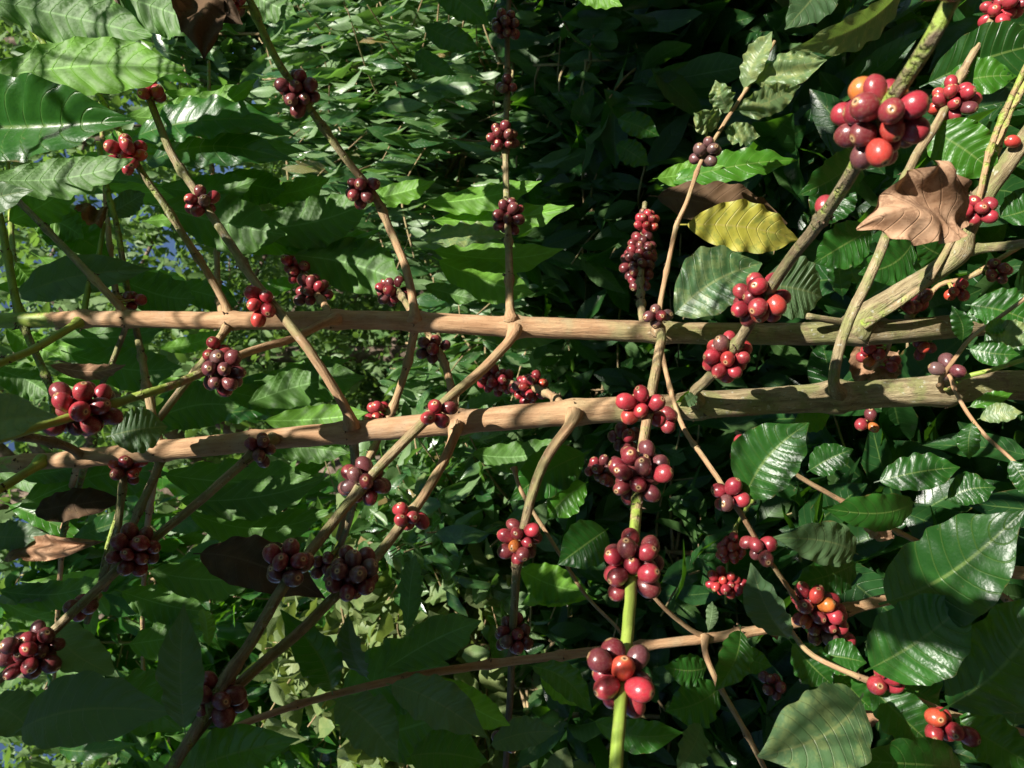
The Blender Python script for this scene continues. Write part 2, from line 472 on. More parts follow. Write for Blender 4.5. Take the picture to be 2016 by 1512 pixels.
def blade(Bp, Tp, nrm, Wd, seed, fold=0.25, curl=0.10, wave=0.06, corr=0.026, nv=11, crumple=0.0, rows=44, cols=14, twist=0.0, sag=0.0, bite=0.10, petiole=0.07, round_=0):
    """one leaf as a thin wavy blade; returns verts, quads, lu, ls"""
    rg = np.random.default_rng(seed)
    e1 = Tp - Bp
    L = np.linalg.norm(e1)
    e1 = e1 / L
    nrm = unit(nrm - np.dot(nrm, e1) * e1)
    sd_ = np.cross(nrm, e1)
    u = np.linspace(0, 1, rows)[:, None]
    s = np.linspace(-1, 1, cols + 1)[None]
    ub = np.clip((u - petiole) / (1 - petiole), 0, 1)
    pr = np.where(u < petiole, 0.0, prof(ub, round_))
    halfw = Wd / 2 * np.maximum(pr, 0.028)
    ph = rg.uniform(0, 6.28, 8)
    edge = 1 + 0.035 * np.sin(2 * np.pi * nv * 0.5 * u + ph[0]) * np.ones_like(s)
    edge = edge + 0.05 * np.where(s > 0, np.sin(5.1 * u + ph[1]), np.sin(4.3 * u + ph[2]))
    if bite:
        for _ in range(3):
            c, wd, sg = rg.uniform(0.25, 0.9), rg.uniform(0.02, 0.06), rg.choice([-1, 1])
            edge = edge - bite * rg.uniform(0.3, 1.0) * np.exp(-((u - c) / wd) ** 2) * (s * sg > 0) * np.abs(s)
    hw = halfw * edge
    a = np.abs(s)
    bow = curl * L * 4 * u * (1 - u) - sag * L * u ** 2.2
    fo = fold * (0.75 + 0.5 * np.sin(2.2 * u + ph[3]))
    z = bow + a * hw * fo - 0.35 * fo * hw * a ** 2
    phs = u * nv - a ** 1.3 * 1.5
    z = z + corr * Wd * pr * np.cos(2 * np.pi * phs) * np.sin(np.pi * np.clip(a, 0, 1) * 0.8) * 0.9
    wv = np.where(s > 0, np.sin(2 * np.pi * u * nv * 0.55 + ph[4]), np.sin(2 * np.pi * u * nv * 0.5 + ph[5]))
    z = z + wave * Wd * pr ** 0.5 * wv * a ** 2.5
    tw = twist * (u - 0.3)
    if crumple:
        for k in range(7):
            fx, fy, q = rg.uniform(4, 16), rg.uniform(1.5, 6), rg.uniform(0, 6.28)
            z = z + crumple * Wd * pr * np.sin(fx * u + fy * s + q) / (1 + 0.25 * k)
    X = s * hw
    Y = np.cos(tw) * X - np.sin(tw) * z
    Z = np.sin(tw) * X + np.cos(tw) * z
    lat = 0.05 * L * rg.normal() * np.sin(np.pi * u)
    v = Bp + e1 * (L * u)[..., None] * np.ones_like(s)[..., None] + sd_ * (Y + lat)[..., None] + nrm * Z[..., None]
    nc = cols + 1
    i = np.arange(rows - 1)[:, None] * nc
    j = np.arange(cols)[None]
    q = np.stack([i + j, i + nc + j, i + nc + j + 1, i + j + 1], -1).reshape(-1, 4)
    return v.reshape(-1, 3), q, (ub * np.ones_like(s)).ravel(), (s * np.ones_like(u)).ravel()


def leaf(owner, bx, by, tx, ty, wpx, d0, d1, roll=0.0, kind='leaf', side=1, seed=None, label=None, name='leaf', **kw):
    """a leaf from its base to its tip; side 1 shows the upper face to the viewer, -1 the under face; roll in degrees about its midrib"""
    Bp, Tp = P(bx, by, d0), P(tx, ty, d1)
    seed = hash_name((bx, by, tx, ty)) if seed is None else seed
    if side < 0:
        kw.setdefault('wave', .085)
        kw.setdefault('corr', .042)
        kw.setdefault('nv', 12)
        wpx *= .88
        if kind == 'fresh':
            d0, d1 = d0 + .02, d1 - .04
            roll = max(roll, 18)
    e1 = unit(Tp - Bp)
    mid = (Bp + Tp) / 2
    v = unit(np.array([0, 0, CAMZ]) - mid)
    n0 = unit(v - np.dot(v, e1) * e1)
    sd_ = np.cross(n0, e1)
    a = math.radians(roll)
    nrm = n0 * math.cos(a) + sd_ * math.sin(a)
    wd = wpx / F_ * (d0 + d1) / 2 / max(0.45, math.cos(a))
    vv, q, lu, ls = blade(Bp, Tp, nrm * side, wd, seed, **kw)
    rnd = np.full(len(vv), (seed % 997) / 997.0)
    o = mesh(name, vv, q, M[kind], owner['o'], owner['base'], {'lu': ('FLOAT', lu), 'ls': ('FLOAT', ls), 'rnd': ('FLOAT', rnd)})
    if label:
        o['label'] = label
    return o


_th = np.linspace(0, 2 * np.pi, 20, endpoint=False)
_ph = np.linspace(0, np.pi, 17)
_sv = [[0, 0, 1.0]] + [[math.sin(p) * math.cos(t), math.sin(p) * math.sin(t), math.cos(p)] for p in np.concatenate([[0.06, 0.13, 0.2], _ph[2:-1]]) for t in _th] + [[0, 0, -1.0]]
_nr = (len(_sv) - 2) // 20
_sf = [[0, 1 + k, 1 + (k + 1) % 20] for k in range(20)]
for _r in range(_nr - 1):
    for _k in range(20):
        _a, _b = 1 + _r * 20 + _k, 1 + _r * 20 + (_k + 1) % 20
        _sf.append([_a, _a + 20, _b + 20, _b])
_l = len(_sv) - 1
_sf += [[_l - 20 + (k + 1) % 20, _l - 20 + k, _l] for k in range(20)]
SV = np.array(_sv)


def cherry_shape(c, out, r, rg, shrivel=0.0):
    """one cherry: an egg with a flat little disc at its free end; returns verts, tip, co"""
    v = SV.copy()
    z = v[:, 2]
    k = 1 + 0.06 * np.sin(z * 2.0) + 0.03 * np.cos(2 * np.arctan2(v[:, 1], v[:, 0]) + rg.uniform(0, 6))
    el = rg.uniform(1.06, 1.3)
    lo = v * np.stack([k, k * rg.uniform(0.84, 1.0), np.full(len(v), el)], 1)
    # recessed disc
    dimp = np.clip((z - 0.955) / 0.045, 0, 1)
    lo[:, 2] -= 0.055 * dimp
    lo[:, 2] += 0.05 * np.exp(-((z - 0.982) / 0.012) ** 2)
    if shrivel:
        an = np.arctan2(v[:, 1], v[:, 0])
        lo *= (1 - shrivel * (0.5 + 0.5 * np.sin(an * 6 + z * 3 + rg.uniform(0, 6))) * np.sqrt(np.clip(1 - z * z, 0, 1)))[:, None]
    zz = unit(out)
    xx = unit(np.cross(zz, [0.31, 0.52, 0.79]))
    yy = np.cross(zz, xx)
    a = rg.uniform(0, 6.28)
    x2, y2 = xx * math.cos(a) + yy * math.sin(a), yy * math.cos(a) - xx * math.sin(a)
    w_ = c + r * (lo[:, :1] * x2 + lo[:, 1:2] * y2 + lo[:, 2:] * zz)
    return w_, z, lo + rg.uniform(-20, 20, 3)


HUE = {'red': (0.62, 0.10), 'bright': (0.72, 0.07), 'deep': (0.47, 0.09), 'dark': (0.36, 0.09), 'black': (0.27, 0.1), 'purple': (0.12, 0.06), 'mix': (0.62, 0.2), 'orange': (0.84, 0.06), 'dry': (0.08, 0.05)}  # dark tone also puts the clusters' shade into their colour


def cluster(owner, px, py, n, d, tone='red', size=7.0, spread=1.0, split=True, axis=None, pull=1.0, shrivel=0.0, label=None, special=(), name='cherry_cluster'):
    """n cherries packed round the branch nearest to the point"""
    seed = hash_name((px, py, n))
    rg = np.random.default_rng(seed)
    C = P(px, py, d)
    best = None
    for path, br in BR.get(owner['o'].name, []):
        k = np.argmin(np.linalg.norm(path - C, axis=1))
        dd = np.linalg.norm(path[k] - C)
        if best is None or dd < best[0]:
            best = (dd, path[k], unit(path[min(k + 1, len(path) - 1)] - path[max(0, k - 1)]), br[k])
    if best is None or best[0] > 0.05:
        A, ax, rb = C, unit(np.array([0.3, 0.2, 1.0])), 0.0015
    else:
        A, ax, rb = best[1], best[2], best[3]
    r = size / 1000.0 * rg.uniform(0.86, 1.08, n)
    u = unit(np.cross(ax, [0.2, 0.9, 0.4]))
    v = np.cross(ax, u)
    th = rg.uniform(0, 6.28, n)
    rr = rb + r * rg.uniform(1.0, 1.6, n)
    pos = C * 0.6 + A * 0.4 + (u * np.cos(th)[:, None] + v * np.sin(th)[:, None]) * rr[:, None] + ax * rg.normal(0, 0.006 * spread, n)[:, None]
    for it in range(90):
        dlt = pos[:, None] - pos[None]
        ds = np.linalg.norm(dlt, axis=2) + 1e-9
        ov = np.clip((r[:, None] + r[None]) * 0.99 - ds, 0, None)
        np.fill_diagonal(ov, 0)
        pos = pos + (dlt / ds[..., None] * ov[..., None]).sum(1) * 0.35
        rel = pos - A
        al = rel @ ax
        rad = rel - al[:, None] * ax
        rl = np.linalg.norm(rad, axis=1) + 1e-9
        need = np.clip(rb + r * 0.98 - rl, 0, None)
        pos = pos + rad / rl[:, None] * need[:, None]
        if it < 70:
            pc = C - pos
            # gather: strong across the branch, weaker along it when the cluster is long
            along = (pc @ ax)[:, None] * ax
            pos = pos + (0.06 * pull) * (pc - along) + 0.06 * pull / (spread ** 2) * along
    order = np.argsort(pos[:, 1])
    mean, dev = HUE[tone]
    hue = np.clip(rg.normal(mean, dev, n), 0, 1)
    odd = rg.uniform(size=n)
    hue = np.where(odd < .035, rg.uniform(.13, .26, n), np.where((odd > .98) & (mean > .4), rg.uniform(.78, .95, n), hue))
    for j, hv in special:
        if j < n:
            hue[order[j]] = hv
    # stalks
    V, Fc, bk = np.zeros((0, 3)), [], np.zeros((0, 3))
    shapes = []
    for k in range(n):
        rel = pos[k] - A
        al = float(np.clip(rel @ ax, -0.006 * spread, 0.006 * spread)) if rl[k] > 0 else 0
        root = A + ax * al
        out = unit(unit(pos[k] - root) + 0.25 * rg.normal(size=3) + 0.25 * unit(pos[k] - C))
        foot = pos[k] - out * r[k] * 0.9
        sp = spline(np.array([root, (root + foot) / 2 + rg.normal(size=3) * 0.0006, foot]), 0.003)
        tv, tf, tb, _ = tube(sp, np.full(len(sp), 0.0013), 5, 0, seed)
        Fc += [[a + len(V) for a in q] for q in tf]
        V = np.vstack([V, tv])
        bk = np.vstack([bk, tb])
        shapes.append(cherry_shape(pos[k], out, r[k], rg, shrivel))
    at = {'bark': ('FLOAT_VECTOR', bk), 'green': ('FLOAT', np.full(len(V), 0.55)), 'age': ('FLOAT', np.full(len(V), 0.2))}
    if split:
        o = mesh(name, V, Fc, M['bark'], owner['o'], owner['base'], at)
        for k, (sv, tip, co) in enumerate(shapes):
            mesh('cherry', sv, _sf, M['cherry'], o, owner['base'], {'tip': ('FLOAT', tip), 'hue': ('FLOAT', np.full(len(sv), hue[k])), 'rnd': ('FLOAT', np.full(len(sv), rg.uniform())),
                                                                     'co': ('FLOAT_VECTOR', co)})
    else:
        nv = len(V)
        F2, idx = list(Fc), [1] * len(Fc)
        tip, hu, rn, co_ = np.zeros(nv), np.zeros(nv), np.zeros(nv), np.zeros((nv, 3))
        for k, (sv, tp, co) in enumerate(shapes):
            F2 += [[a + len(V) for a in q] for q in _sf]
            idx += [0] * len(_sf)
            V = np.vstack([V, sv])
            tip, hu = np.append(tip, tp), np.append(hu, np.full(len(sv), hue[k]))
            rn, co_ = np.append(rn, np.full(len(sv), rg.uniform())), np.vstack([co_, co])
        m_ = len(V) - nv
        bk = np.vstack([bk, np.zeros((m_, 3))])
        o = mesh(name, V, F2, [M['cherry'], M['bark']], owner['o'], owner['base'],
                 {'tip': ('FLOAT', tip), 'hue': ('FLOAT', hu), 'rnd': ('FLOAT', rn), 'co': ('FLOAT_VECTOR', co_), 'bark': ('FLOAT_VECTOR', bk),
                  'green': ('FLOAT', np.full(len(V), 0.5)), 'age': ('FLOAT', np.full(len(V), 0.2))}, mat_idx=idx)
    if label:
        o['label'] = label
    return o


def leaf_bulk(name, mat, pos, dirs, nrms, length, width, parent=None, base=(0, 0, 0), rows=6, cols=4, fold=0.25, sag=0.25, seed=1, wave=0.06):
    """many small leaves in one mesh: pos, dirs (base to tip), nrms (n,3); length, width (n,)"""
    rg = np.random.default_rng(seed)
    n = len(pos)
    d = dirs / np.linalg.norm(dirs, axis=1)[:, None]
    nn = nrms - (nrms * d).sum(1)[:, None] * d
    nn /= np.linalg.norm(nn, axis=1)[:, None] + 1e-9
    sdv = np.cross(nn, d)
    u = np.linspace(0, 1, rows)
    s = np.linspace(-1, 1, cols + 1)
    U, S = np.meshgrid(u, s, indexing='ij')
    U, S = U.ravel(), S.ravel()
    hw = np.maximum(prof(U), 0.03)
    ph = rg.uniform(0, 6.28, (n, 3))
    sg = sag * rg.uniform(0.2, 1.6, n)
    fo = fold * rg.uniform(0.2, 1.8, n)
    X = S[None] * hw[None] * width[:, None] / 2
    Y = U[None] * length[:, None]
    Z = -sg[:, None] * length[:, None] * U[None] ** 2 + np.abs(X) * fo[:, None] \
        + wave * width[:, None] * np.sin(U[None] * 13 + S[None] * 2 + ph[:, :1]) * np.abs(S[None]) * hw[None] \
        + 0.5 * wave * width[:, None] * np.sin(U[None] * 5 + S[None] * 3 + ph[:, 1:2]) * hw[None]
    v = pos[:, None] + d[:, None] * Y[..., None] + sdv[:, None] * X[..., None] + nn[:, None] * Z[..., None]
    nc = cols + 1
    i = np.arange(rows - 1)[:, None] * nc
    j = np.arange(cols)[None]
    q = np.stack([i + j, i + nc + j, i + nc + j + 1, i + j + 1], -1).reshape(-1, 4)
    m = len(U)
    Q = (q[None] + (np.arange(n) * m)[:, None, None]).reshape(-1, 4)
    return mesh(name, v.reshape(-1, 3), Q, mat, parent, base,
                {'lu': ('FLOAT', np.tile(U, n)), 'ls': ('FLOAT', np.tile(S, n)), 'rnd': ('FLOAT', np.repeat(rg.uniform(size=n), m))})


def shoot_leaves(tips, droop, per, spread, ln, wd, rg, jitter=0.5, up=1.0):
    """leaves in opposite pairs along shoots: tips = list of (start, end) segments"""
    pos, dr, nr, L, Wd = [], [], [], [], []
    for a, b in tips:
        ax = unit(b - a)
        u = unit(np.cross(ax, rg.normal(size=3)))
        v = np.cross(ax, u)
        for k in range(per):
            t = (k + rg.uniform(0.2, 0.8)) / per
            c = a + (b - a) * t
            w0 = u if k % 2 else v
            for sgn in (1, -1):
                dd = w0 * sgn + ax * 0.5 + np.array([0, 0, -droop]) + rg.normal(size=3) * jitter * 0.4
                pos.append(c + rg.normal(size=3) * spread)
                dr.append(dd)
                nr.append(np.array([0, 0, up]) + ax * 0.5 * up + rg.normal(size=3) * (jitter + (1 - up) * 0.6))
                s = rg.uniform(0.5, 1.3)
                L.append(ln * s)
                Wd.append(wd * s * rg.uniform(0.8, 1.2))
    return np.array(pos), np.array(dr), np.array(nr), np.array(L), np.array(Wd)


def woody(name, parent, base, segs, mat, nseg=7):
    """several limbs in one mesh: segs = list of (points, r0, r1) in metres"""
    V, Fc, bk, ag = np.zeros((0, 3)), [], np.zeros((0, 3)), []
    for i, (pts, r0, r1) in enumerate(segs):
        L = sum(np.linalg.norm(np.array(pts[k + 1]) - np.array(pts[k])) for k in range(len(pts) - 1))
        path = spline(np.array(pts), max(0.02, L / 14))
        rad = np.linspace(r0, r1, len(path))
        tv, tf, tb, _ = tube(path, rad, nseg, 0.05, i + 3)
        Fc += [[a + len(V) for a in q] for q in tf]
        V = np.vstack([V, tv])
        bk = np.vstack([bk, tb])
    return mesh(name, V, Fc, mat, parent, base, {'bark': ('FLOAT_VECTOR', bk), 'green': ('FLOAT', np.zeros(len(V))), 'age': ('FLOAT', np.full(len(V), 0.6))})


def shrub(name, label, cat, loc, h, rad, nshoot, mat, ln, wd, seed, group=None, droop=1.0, per=5, lean=(0, 0), zlo=0.1, foliage='foliage', hollow=0.35, wood='bark', stem='stem'):
    """a leafy bush: stems from the ground, shoots spreading from them, leaves in pairs along the shoots"""
    rg = np.random.default_rng(seed)
    loc = np.array(loc, float)
    t = thing(name, label, cat, loc, group)
    segs, shoots = [], []
    ns = 3 if rad < 0.5 else 5
    stems = []
    for k in range(ns):
        a = rg.uniform(0, 6.28)
        q = rad * rg.uniform(0.1, 0.5)
        top = loc + np.array([math.cos(a) * q + lean[0], math.sin(a) * q + lean[1], h * rg.uniform(0.75, 1.0)])
        midp = (loc + top) / 2 + np.array([math.cos(a), math.sin(a), 0]) * q * 0.3
        b0 = loc + np.array([math.cos(a), math.sin(a), 0]) * 0.04
        stems.append((b0, midp, top))
        segs.append(([b0, midp, top], 0.007 + 0.006 * h, 0.003))
    for k in range(nshoot):
        b0, midp, top = stems[rg.integers(ns)]
        f = zlo + (1 - zlo) * rg.uniform() ** 0.8
        c = b0 * (1 - f) + top * f
        a = rg.uniform(0, 6.28)
        el = rg.uniform(-0.25, 0.7)
        rr = rad * rg.uniform(hollow, 1.0) * math.sqrt(max(0.12, 1 - (2 * f - 0.9) ** 2 * 0.8))
        e = c + np.array([math.cos(a) * rr, math.sin(a) * rr, rr * el - 0.12 * rr])
        st = c + (e - c) * 0.25
        shoots.append((st, e))
        if k % 2 == 0:
            segs.append(([c, (c + e) / 2 + np.array([0, 0, 0.05 * rr]), e], 0.004, 0.0015))
    woody(stem, t, loc, segs, M[wood], 6)
    leaf_bulk(foliage, M[mat], *shoot_leaves(shoots, droop, per, 0.012, ln, wd, rg, .5, 1.0 if droop < .6 else .35), parent=t, base=loc, seed=seed, wave=.10)
    return t

# ---------------------------------------------------------------- ground
def ground():
    g = np.concatenate([-np.geomspace(260, 4, 22), np.linspace(-3.6, 3.6, 61), np.geomspace(4, 260, 22)])
    X, Y = np.meshgrid(g, g + 1.5, indexing='ij')
    rg = np.random.default_rng(5)
    Z = np.zeros_like(X)
    for _ in range(14):
        f, a, p = rg.uniform(2, 9), rg.uniform(0, 6.28), rg.uniform(0, 6.28)
        Z += 0.006 * np.sin(f * (X * math.cos(a) + Y * math.sin(a)) + p)
    Z += np.clip((np.hypot(X, Y) - 6) * 0.02, 0, 1.2)
    n = len(g)
    i = np.arange(n - 1)[:, None] * n
    j = np.arange(n - 1)[None]
    q = np.stack([i + j, i + n + j, i + n + j + 1, i + j + 1], -1).reshape(-1, 4)
    o = mesh('ground', np.stack([X, Y, Z], -1).reshape(-1, 3), q, M['soil'])
    tag(o, 'brown forest soil under the coffee plants', 'ground', kind='structure')
    rg = np.random.default_rng(6)
    k = 2600
    pos = np.stack([rg.uniform(-2.6, 2.6, k), rg.uniform(0.2, 4.0, k), rg.uniform(0.012, 0.05, k)], 1)
    a = rg.uniform(0, 6.28, k)
    dr = np.stack([np.cos(a), np.sin(a), rg.normal(0, 0.15, k)], 1)
    nr = np.stack([rg.normal(0, 0.4, k), rg.normal(0, 0.4, k), np.ones(k)], 1)
    ln = rg.uniform(0.06, 0.15, k)
    l = leaf_bulk('leaf_litter', M['dead'], pos, dr, nr, ln, ln * rg.uniform(0.35, 0.5, k), rows=8, sag=0.2, fold=0.5, wave=0.2, seed=8)
    tag(l, 'dry brown fallen leaves covering the soil', 'leaf litter', kind='stuff')


ground()

# ---------------------------------------------------------------- the two bare-stemmed coffee trees
def stem(owner, key, pts, rad, nodes, age, green=None, name='stem'):
    p3 = np.array([np.append(P(q[0], q[1], q[2]) if len(q) == 3 else np.array(q[1:4], float), 0) for q in pts])[:, :3]
    path = spline(p3, 0.006)
    n = len(path)
    z = path[:, 2]
    rx = np.array(rad)                         # (px, radius mm) along the picture's x
    px = W_ / 2 - (z - CAMZ) * F_ / np.maximum(path[:, 1], 0.3)
    r = np.interp(px, rx[:, 0], rx[:, 1]) / 1000
    r0 = r.copy()
    ln = np.concatenate([[0], np.cumsum(np.linalg.norm(np.diff(path, axis=0), axis=1))])
    idx_n = [int(np.argmin(np.abs(px - x))) for x in nodes]
    for i in idx_n:
        r = r + r0 * 0.20 * np.exp(-((ln - ln[i]) / (r0 * 0.9)) ** 2) + r0 * 0.09 * np.exp(-((ln - ln[i] - .004) / .0022) ** 2)
    rg = np.random.default_rng(hash_name(key))
    path = path + np.cumsum(rg.normal(size=path.shape), axis=0) * 0.00010
    r = r * (1 + 0.02 * np.sin(ln * 60 + 1) + 0.012 * np.sin(ln * 151))
    v, f, bk, ring = tube(path, r, 36, 0.014, hash_name(key) % 100)
    ag = np.interp(px, [a[0] for a in age], [a[1] for a in age])[ring]
    gr = np.interp(px, [a[0] for a in green], [a[1] for a in green])[ring] if green else np.zeros(len(v))
    idx = [0] * len(f)
    for i in idx_n:
        sv, sf = spikes(path[i], path[i + 1] - path[i], r[i] * 0.98, 12, 0.0045, rg)
        f = f + [[a + len(v) for a in q] for q in sf]
        v = np.vstack([v, sv])
        idx += [1] * len(sf)
        bk = np.vstack([bk, np.zeros((len(sv), 3))])
        gr, ag = np.append(gr, np.zeros(len(sv))), np.append(ag, np.zeros(len(sv)))
    BR.setdefault(owner['o'].name, []).append((path, r0))
    return mesh(name, v, f, [M['bark'], M['stipule']], owner['o'], owner['base'],
                {'bark': ('FLOAT_VECTOR', bk), 'green': ('FLOAT', gr), 'age': ('FLOAT', ag)}, mat_idx=idx)


DA, DB = 0.82, 0.76
baseA, baseB = np.array([0.075, 0.90, 0.0]), np.array([-0.03, 0.80, 0.0])
A = {'o': thing('coffee_tree', 'coffee tree with the upper of the two bare tan stems', 'coffee tree', baseA, 'bare-stemmed coffee trees'), 'base': baseA}
B = {'o': thing('coffee_tree', 'coffee tree with the lower and thicker of the two bare tan stems', 'coffee tree', baseB, 'bare-stemmed coffee trees'), 'base': baseB}

stem(A, 'A', [(-900, 650, .86), (-420, 640, .85), (0, 629, .84), (250, 627, .83), (450, 630, DA), (660, 629, DA), (820, 632, DA), (1010, 641, DA), (1300, 652, DA), (1500, 657, .83), (1720, 655, .84),
              (1870, 645, .86), ('w', 0.078, 0.885, 0.36), ('w', 0.082, 0.90, 0.15), ('w', 0.075, 0.90, -0.03)],
     [(-900, 4), (-300, 6.5), (0, 8.3), (60, 9.0), (300, 9.5), (700, 10.3), (1000, 11.5), (1300, 12.0), (1500, 12.4), (1700, 13.5), (1900, 14), (2300, 19), (2700, 26)],
     [-380, -160, 45, 155, 252, 455, 662, 818, 1012, 1305, 1690], [(-200, 0.0), (900, 0.1), (1150, 0.35), (1450, 0.75), (1700, 0.95), (2600, 1.0)], [(-900, 1), (-100, 0.8), (95, 0.62), (125, 0.2), (200, 0)])
stem(B, 'B', [(-900, 990, .80), (-400, 950, .79), (0, 915, .78), (150, 903, .77), (320, 886, DB), (520, 865, DB), (700, 848, DB), (900, 831, DB), (1130, 810, DB), (1300, 800, DB), (1500, 788, .76),
              (1650, 780, .76), (1850, 768, .76), (2016, 758, .77), ('w', -0.008, 0.79, 0.22), ('w', -0.03, 0.80, -0.03)],
     [(-900, 4), (-300, 6.5), (0, 8.0), (150, 9.0), (320, 10.0), (700, 11.0), (900, 12.0), (1150, 12.8), (1400, 13.3), (1650, 14.6), (1850, 14.6), (2016, 15), (2400, 21), (2700, 27)],
     [-330, -110, 50, 165, 318, 500, 692, 897, 1130, 1370, 1655, 1860], [(-200, 0.0), (900, 0.1), (1120, 0.3), (1350, 0.7), (1600, 0.95), (2600, 1.0)], [(-900, 1), (-60, 0.75), (30, 0.5), (60, 0.1), (200, 0)])

# --- branches of the upper tree
b = branch
b(A, 'a1', [(1006, 632, .81), (1003, 600, .83), (1001, 500, .89), (997, 400, .95), (994, 290, .99), (999, 170, 1.02), (999, 60, 1.04), (1006, -60, 1.06)], 4.9, 3.4, 0.0, 0.3, age=(.3, 1.7))
b(A, 'a2', [(1013, 645, .80), (1004, 668, .79), (950, 725, .765), (865, 800, .72), (760, 905, .69), (690, 985, .67), (610, 1088, .61), (560, 1152, .58), (500, 1255, .56), (440, 1345, .54), (330, 1525, .52), (270, 1620, .5)],
  5.2, 4.0, 0.05, 0.45, nodes=[.27, .45, .64, .8], age=(.2, 1.5))
b(A, 'a3', [(816, 632, .81), (815, 608, .82), (800, 530, .84), (772, 460, .85), (738, 385, .845), (676, 305, .82), (600, 200, .79), (540, 110, .77), (492, 0, .75), (470, -60, .74)], 5.0, 3.7, 0.0, 0.75, nodes=[.35, .6, .9], age=(.1, 1.2))
b(A, 'a4', [(816, 640, .82), (813, 665, .84), (800, 720, .86), (772, 806, .87), (752, 848, .87), (722, 912, .88), (690, 985, .9), (665, 1060, .92)], 4.8, 3.6, 0.0, 0.2)
b(A, 'a5', [(664, 628, .80), (630, 640, .78), (570, 668, .75), (500, 690, .72), (430, 720, .68), (350, 757, .645), (290, 776, .62), (210, 800, .60), (150, 818, .58), (60, 845, .55), (-60, 880, .52)], 4.6, 3.5, 0.0, 0.95, nodes=[.45, .72], age=(.2, .8))
b(A, 'a6', [(655, 628, .83), (632, 590, .88), (605, 552, .93), (585, 520, .96), (565, 485, .98)], 4.6, 3.8, 0.0, 0.1)
b(A, 'a7', [(452, 628, .82), (443, 600, .82), (410, 540, .815), (362, 465, .80), (325, 405, .79), (276, 335, .78), (255, 295, .78), (225, 240, .78), (190, 180, .78)], 4.4, 3.2, 0.1, 0.65, age=(.3, 1.4))
b(A, 'a8', [(452, 636, .82), (438, 658, .81), (395, 718, .80), (355, 768, .79), (300, 842, .775), (252, 915, .765), (240, 975, .76), (228, 1060, .76), (205, 1130, .76), (170, 1230, .77)], 4.2, 3.0, 0.1, 0.45, age=(.4, 1.5))
b(A, 'a9', [(250, 627, .83), (232, 600, .83), (175, 538, .84), (95, 455, .85), (35, 395, .86), (-60, 320, .87)], 4.4, 3.2, 0.1, 0.55, age=(.3, 1.7))
b(A, 'a10', [(252, 630, .83), (240, 665, .85), (217, 722, .86), (198, 760, .87), (180, 820, .88)], 3.6, 3.0, 0.2, 0.6, age=(.6, 1.6))
b(A, 'a11', [(158, 633, .83), (128, 652, .80), (60, 690, .75), (0, 714, .70), (-80, 745, .65)], 4.4, 3.6, 0.95, 1.0, node_swell=.1)
b(A, 'a12', [(166, 622, .84), (170, 590, .86), (180, 540, .88), (196, 500, .9), (205, 440, .92)], 3.4, 2.6, 0.85, 0.9)
b(A, 'a13', [(42, 628, .84), (30, 580, .84), (15, 500, .85), (2, 430, .86), (-30, 330, .87)], 4.6, 3.5, 0.6, 0.8, age=(1, 1.6))
b(A, 'a14', [(44, 632, .84), (60, 675, .83), (85, 730, .82), (102, 775, .81), (105, 830, .80)], 4.4, 3.6, 0.5, 0.6, age=(1, 1.6))
b(A, 'a15', [(1296, 650, .79), (1302, 665, .765), (1297, 690, .74), (1286, 757, .69), (1272, 830, .66), (1257, 930, .62), (1253, 1000, .60), (1247, 1110, .545), (1238, 1230, .50), (1225, 1370, .45), (1214, 1512, .42), (1208, 1620, .40)],
  5.0, 3.9, 0.0, 1.0, nodes=[.3, .5, .66, .85], node_swell=.15, age=(.6, .3))
b(A, 'a16', [(1296, 640, .79), (1301, 590, .79), (1318, 510, .80), (1333, 445, .81), (1352, 400, .82), (1380, 320, .83), (1410, 268, .84), (1440, 220, .85), (1475, 165, .86), (1525, 80, .87)], 2.9, 1.9, 0.2, 0.3)
b(A, 'a17', [(1297, 655, .79), (1302, 690, .78), (1318, 760, .76), (1345, 840, .73), (1390, 905, .69), (1428, 962, .665), (1460, 1012, .66), (1500, 1082, .68), (1538, 1135, .70), (1575, 1190, .72), (1610, 1240, .74)], 2.6, 2.2, 0.1, 0.3)
b(A, 'a18', [(1270, 645, .83), (1262, 608, .88), (1260, 560, 1.0), (1264, 500, 1.08), (1266, 450, 1.12), (1270, 400, 1.16)], 5.0, 4.2, 0.2, 0.2, age=(.6, .8))
# forked side stem at the right
b(A, 's2', [(1680, 652, .84), (1712, 615, .83), (1775, 575, .82), (1840, 535, .81), (1880, 500, .80), (1900, 455, .795), (1925, 400, .79), (1960, 350, .78), (2016, 272, .76), (2080, 190, .74)], 11.5, 8.5, 0.0, 0.0, age=(1.0, 0.75), name='side_stem', nodes=[.45, .6], nseg=18, rough=.03)
b(A, 's3', [(1700, 640, .82), (1760, 605, .805), (1820, 560, .80), (1855, 510, .795), (1880, 462, .79), (1905, 415, .785)], 4.0, 3.4, 0.5, 0.1, age=(.8, .5), nodes=[.5])
b(A, 's4', [(1920, 410, .78), (1932, 370, .775), (1945, 310, .77), (1970, 240, .76), (2000, 170, .75), (2030, 110, .74)], 3.3, 3.0, 0.4, 0.55)
b(A, 's5', [(1922, 405, .785), (1948, 345, .785), (1965, 290, .78), (1990, 220, .775), (2020, 165, .77), (2060, 100, .77)], 3.4, 3.0, 0.4, 0.55)
b(A, 's6', [(1902, 492, .80), (1950, 488, .79), (2016, 480, .77), (2080, 470, .75)], 5.0, 4.5, 0.0, 0.0, age=(.9, .9), nodes=[])
b(A, 's7', [(1740, 640, .85), (1655, 632, .82), (1590, 621, .80)], 5.0, 3.6, 0.0, 0.0, age=(1, 1), nodes=[], name='dead_stub')
b(A, 's8', [(1790, 625, .85), (1815, 600, .87), (1850, 560, .88), (1905, 545, .87), (1965, 510, .86), (2030, 470, .85)], 3.2, 2.6, 0.4, 0.4)

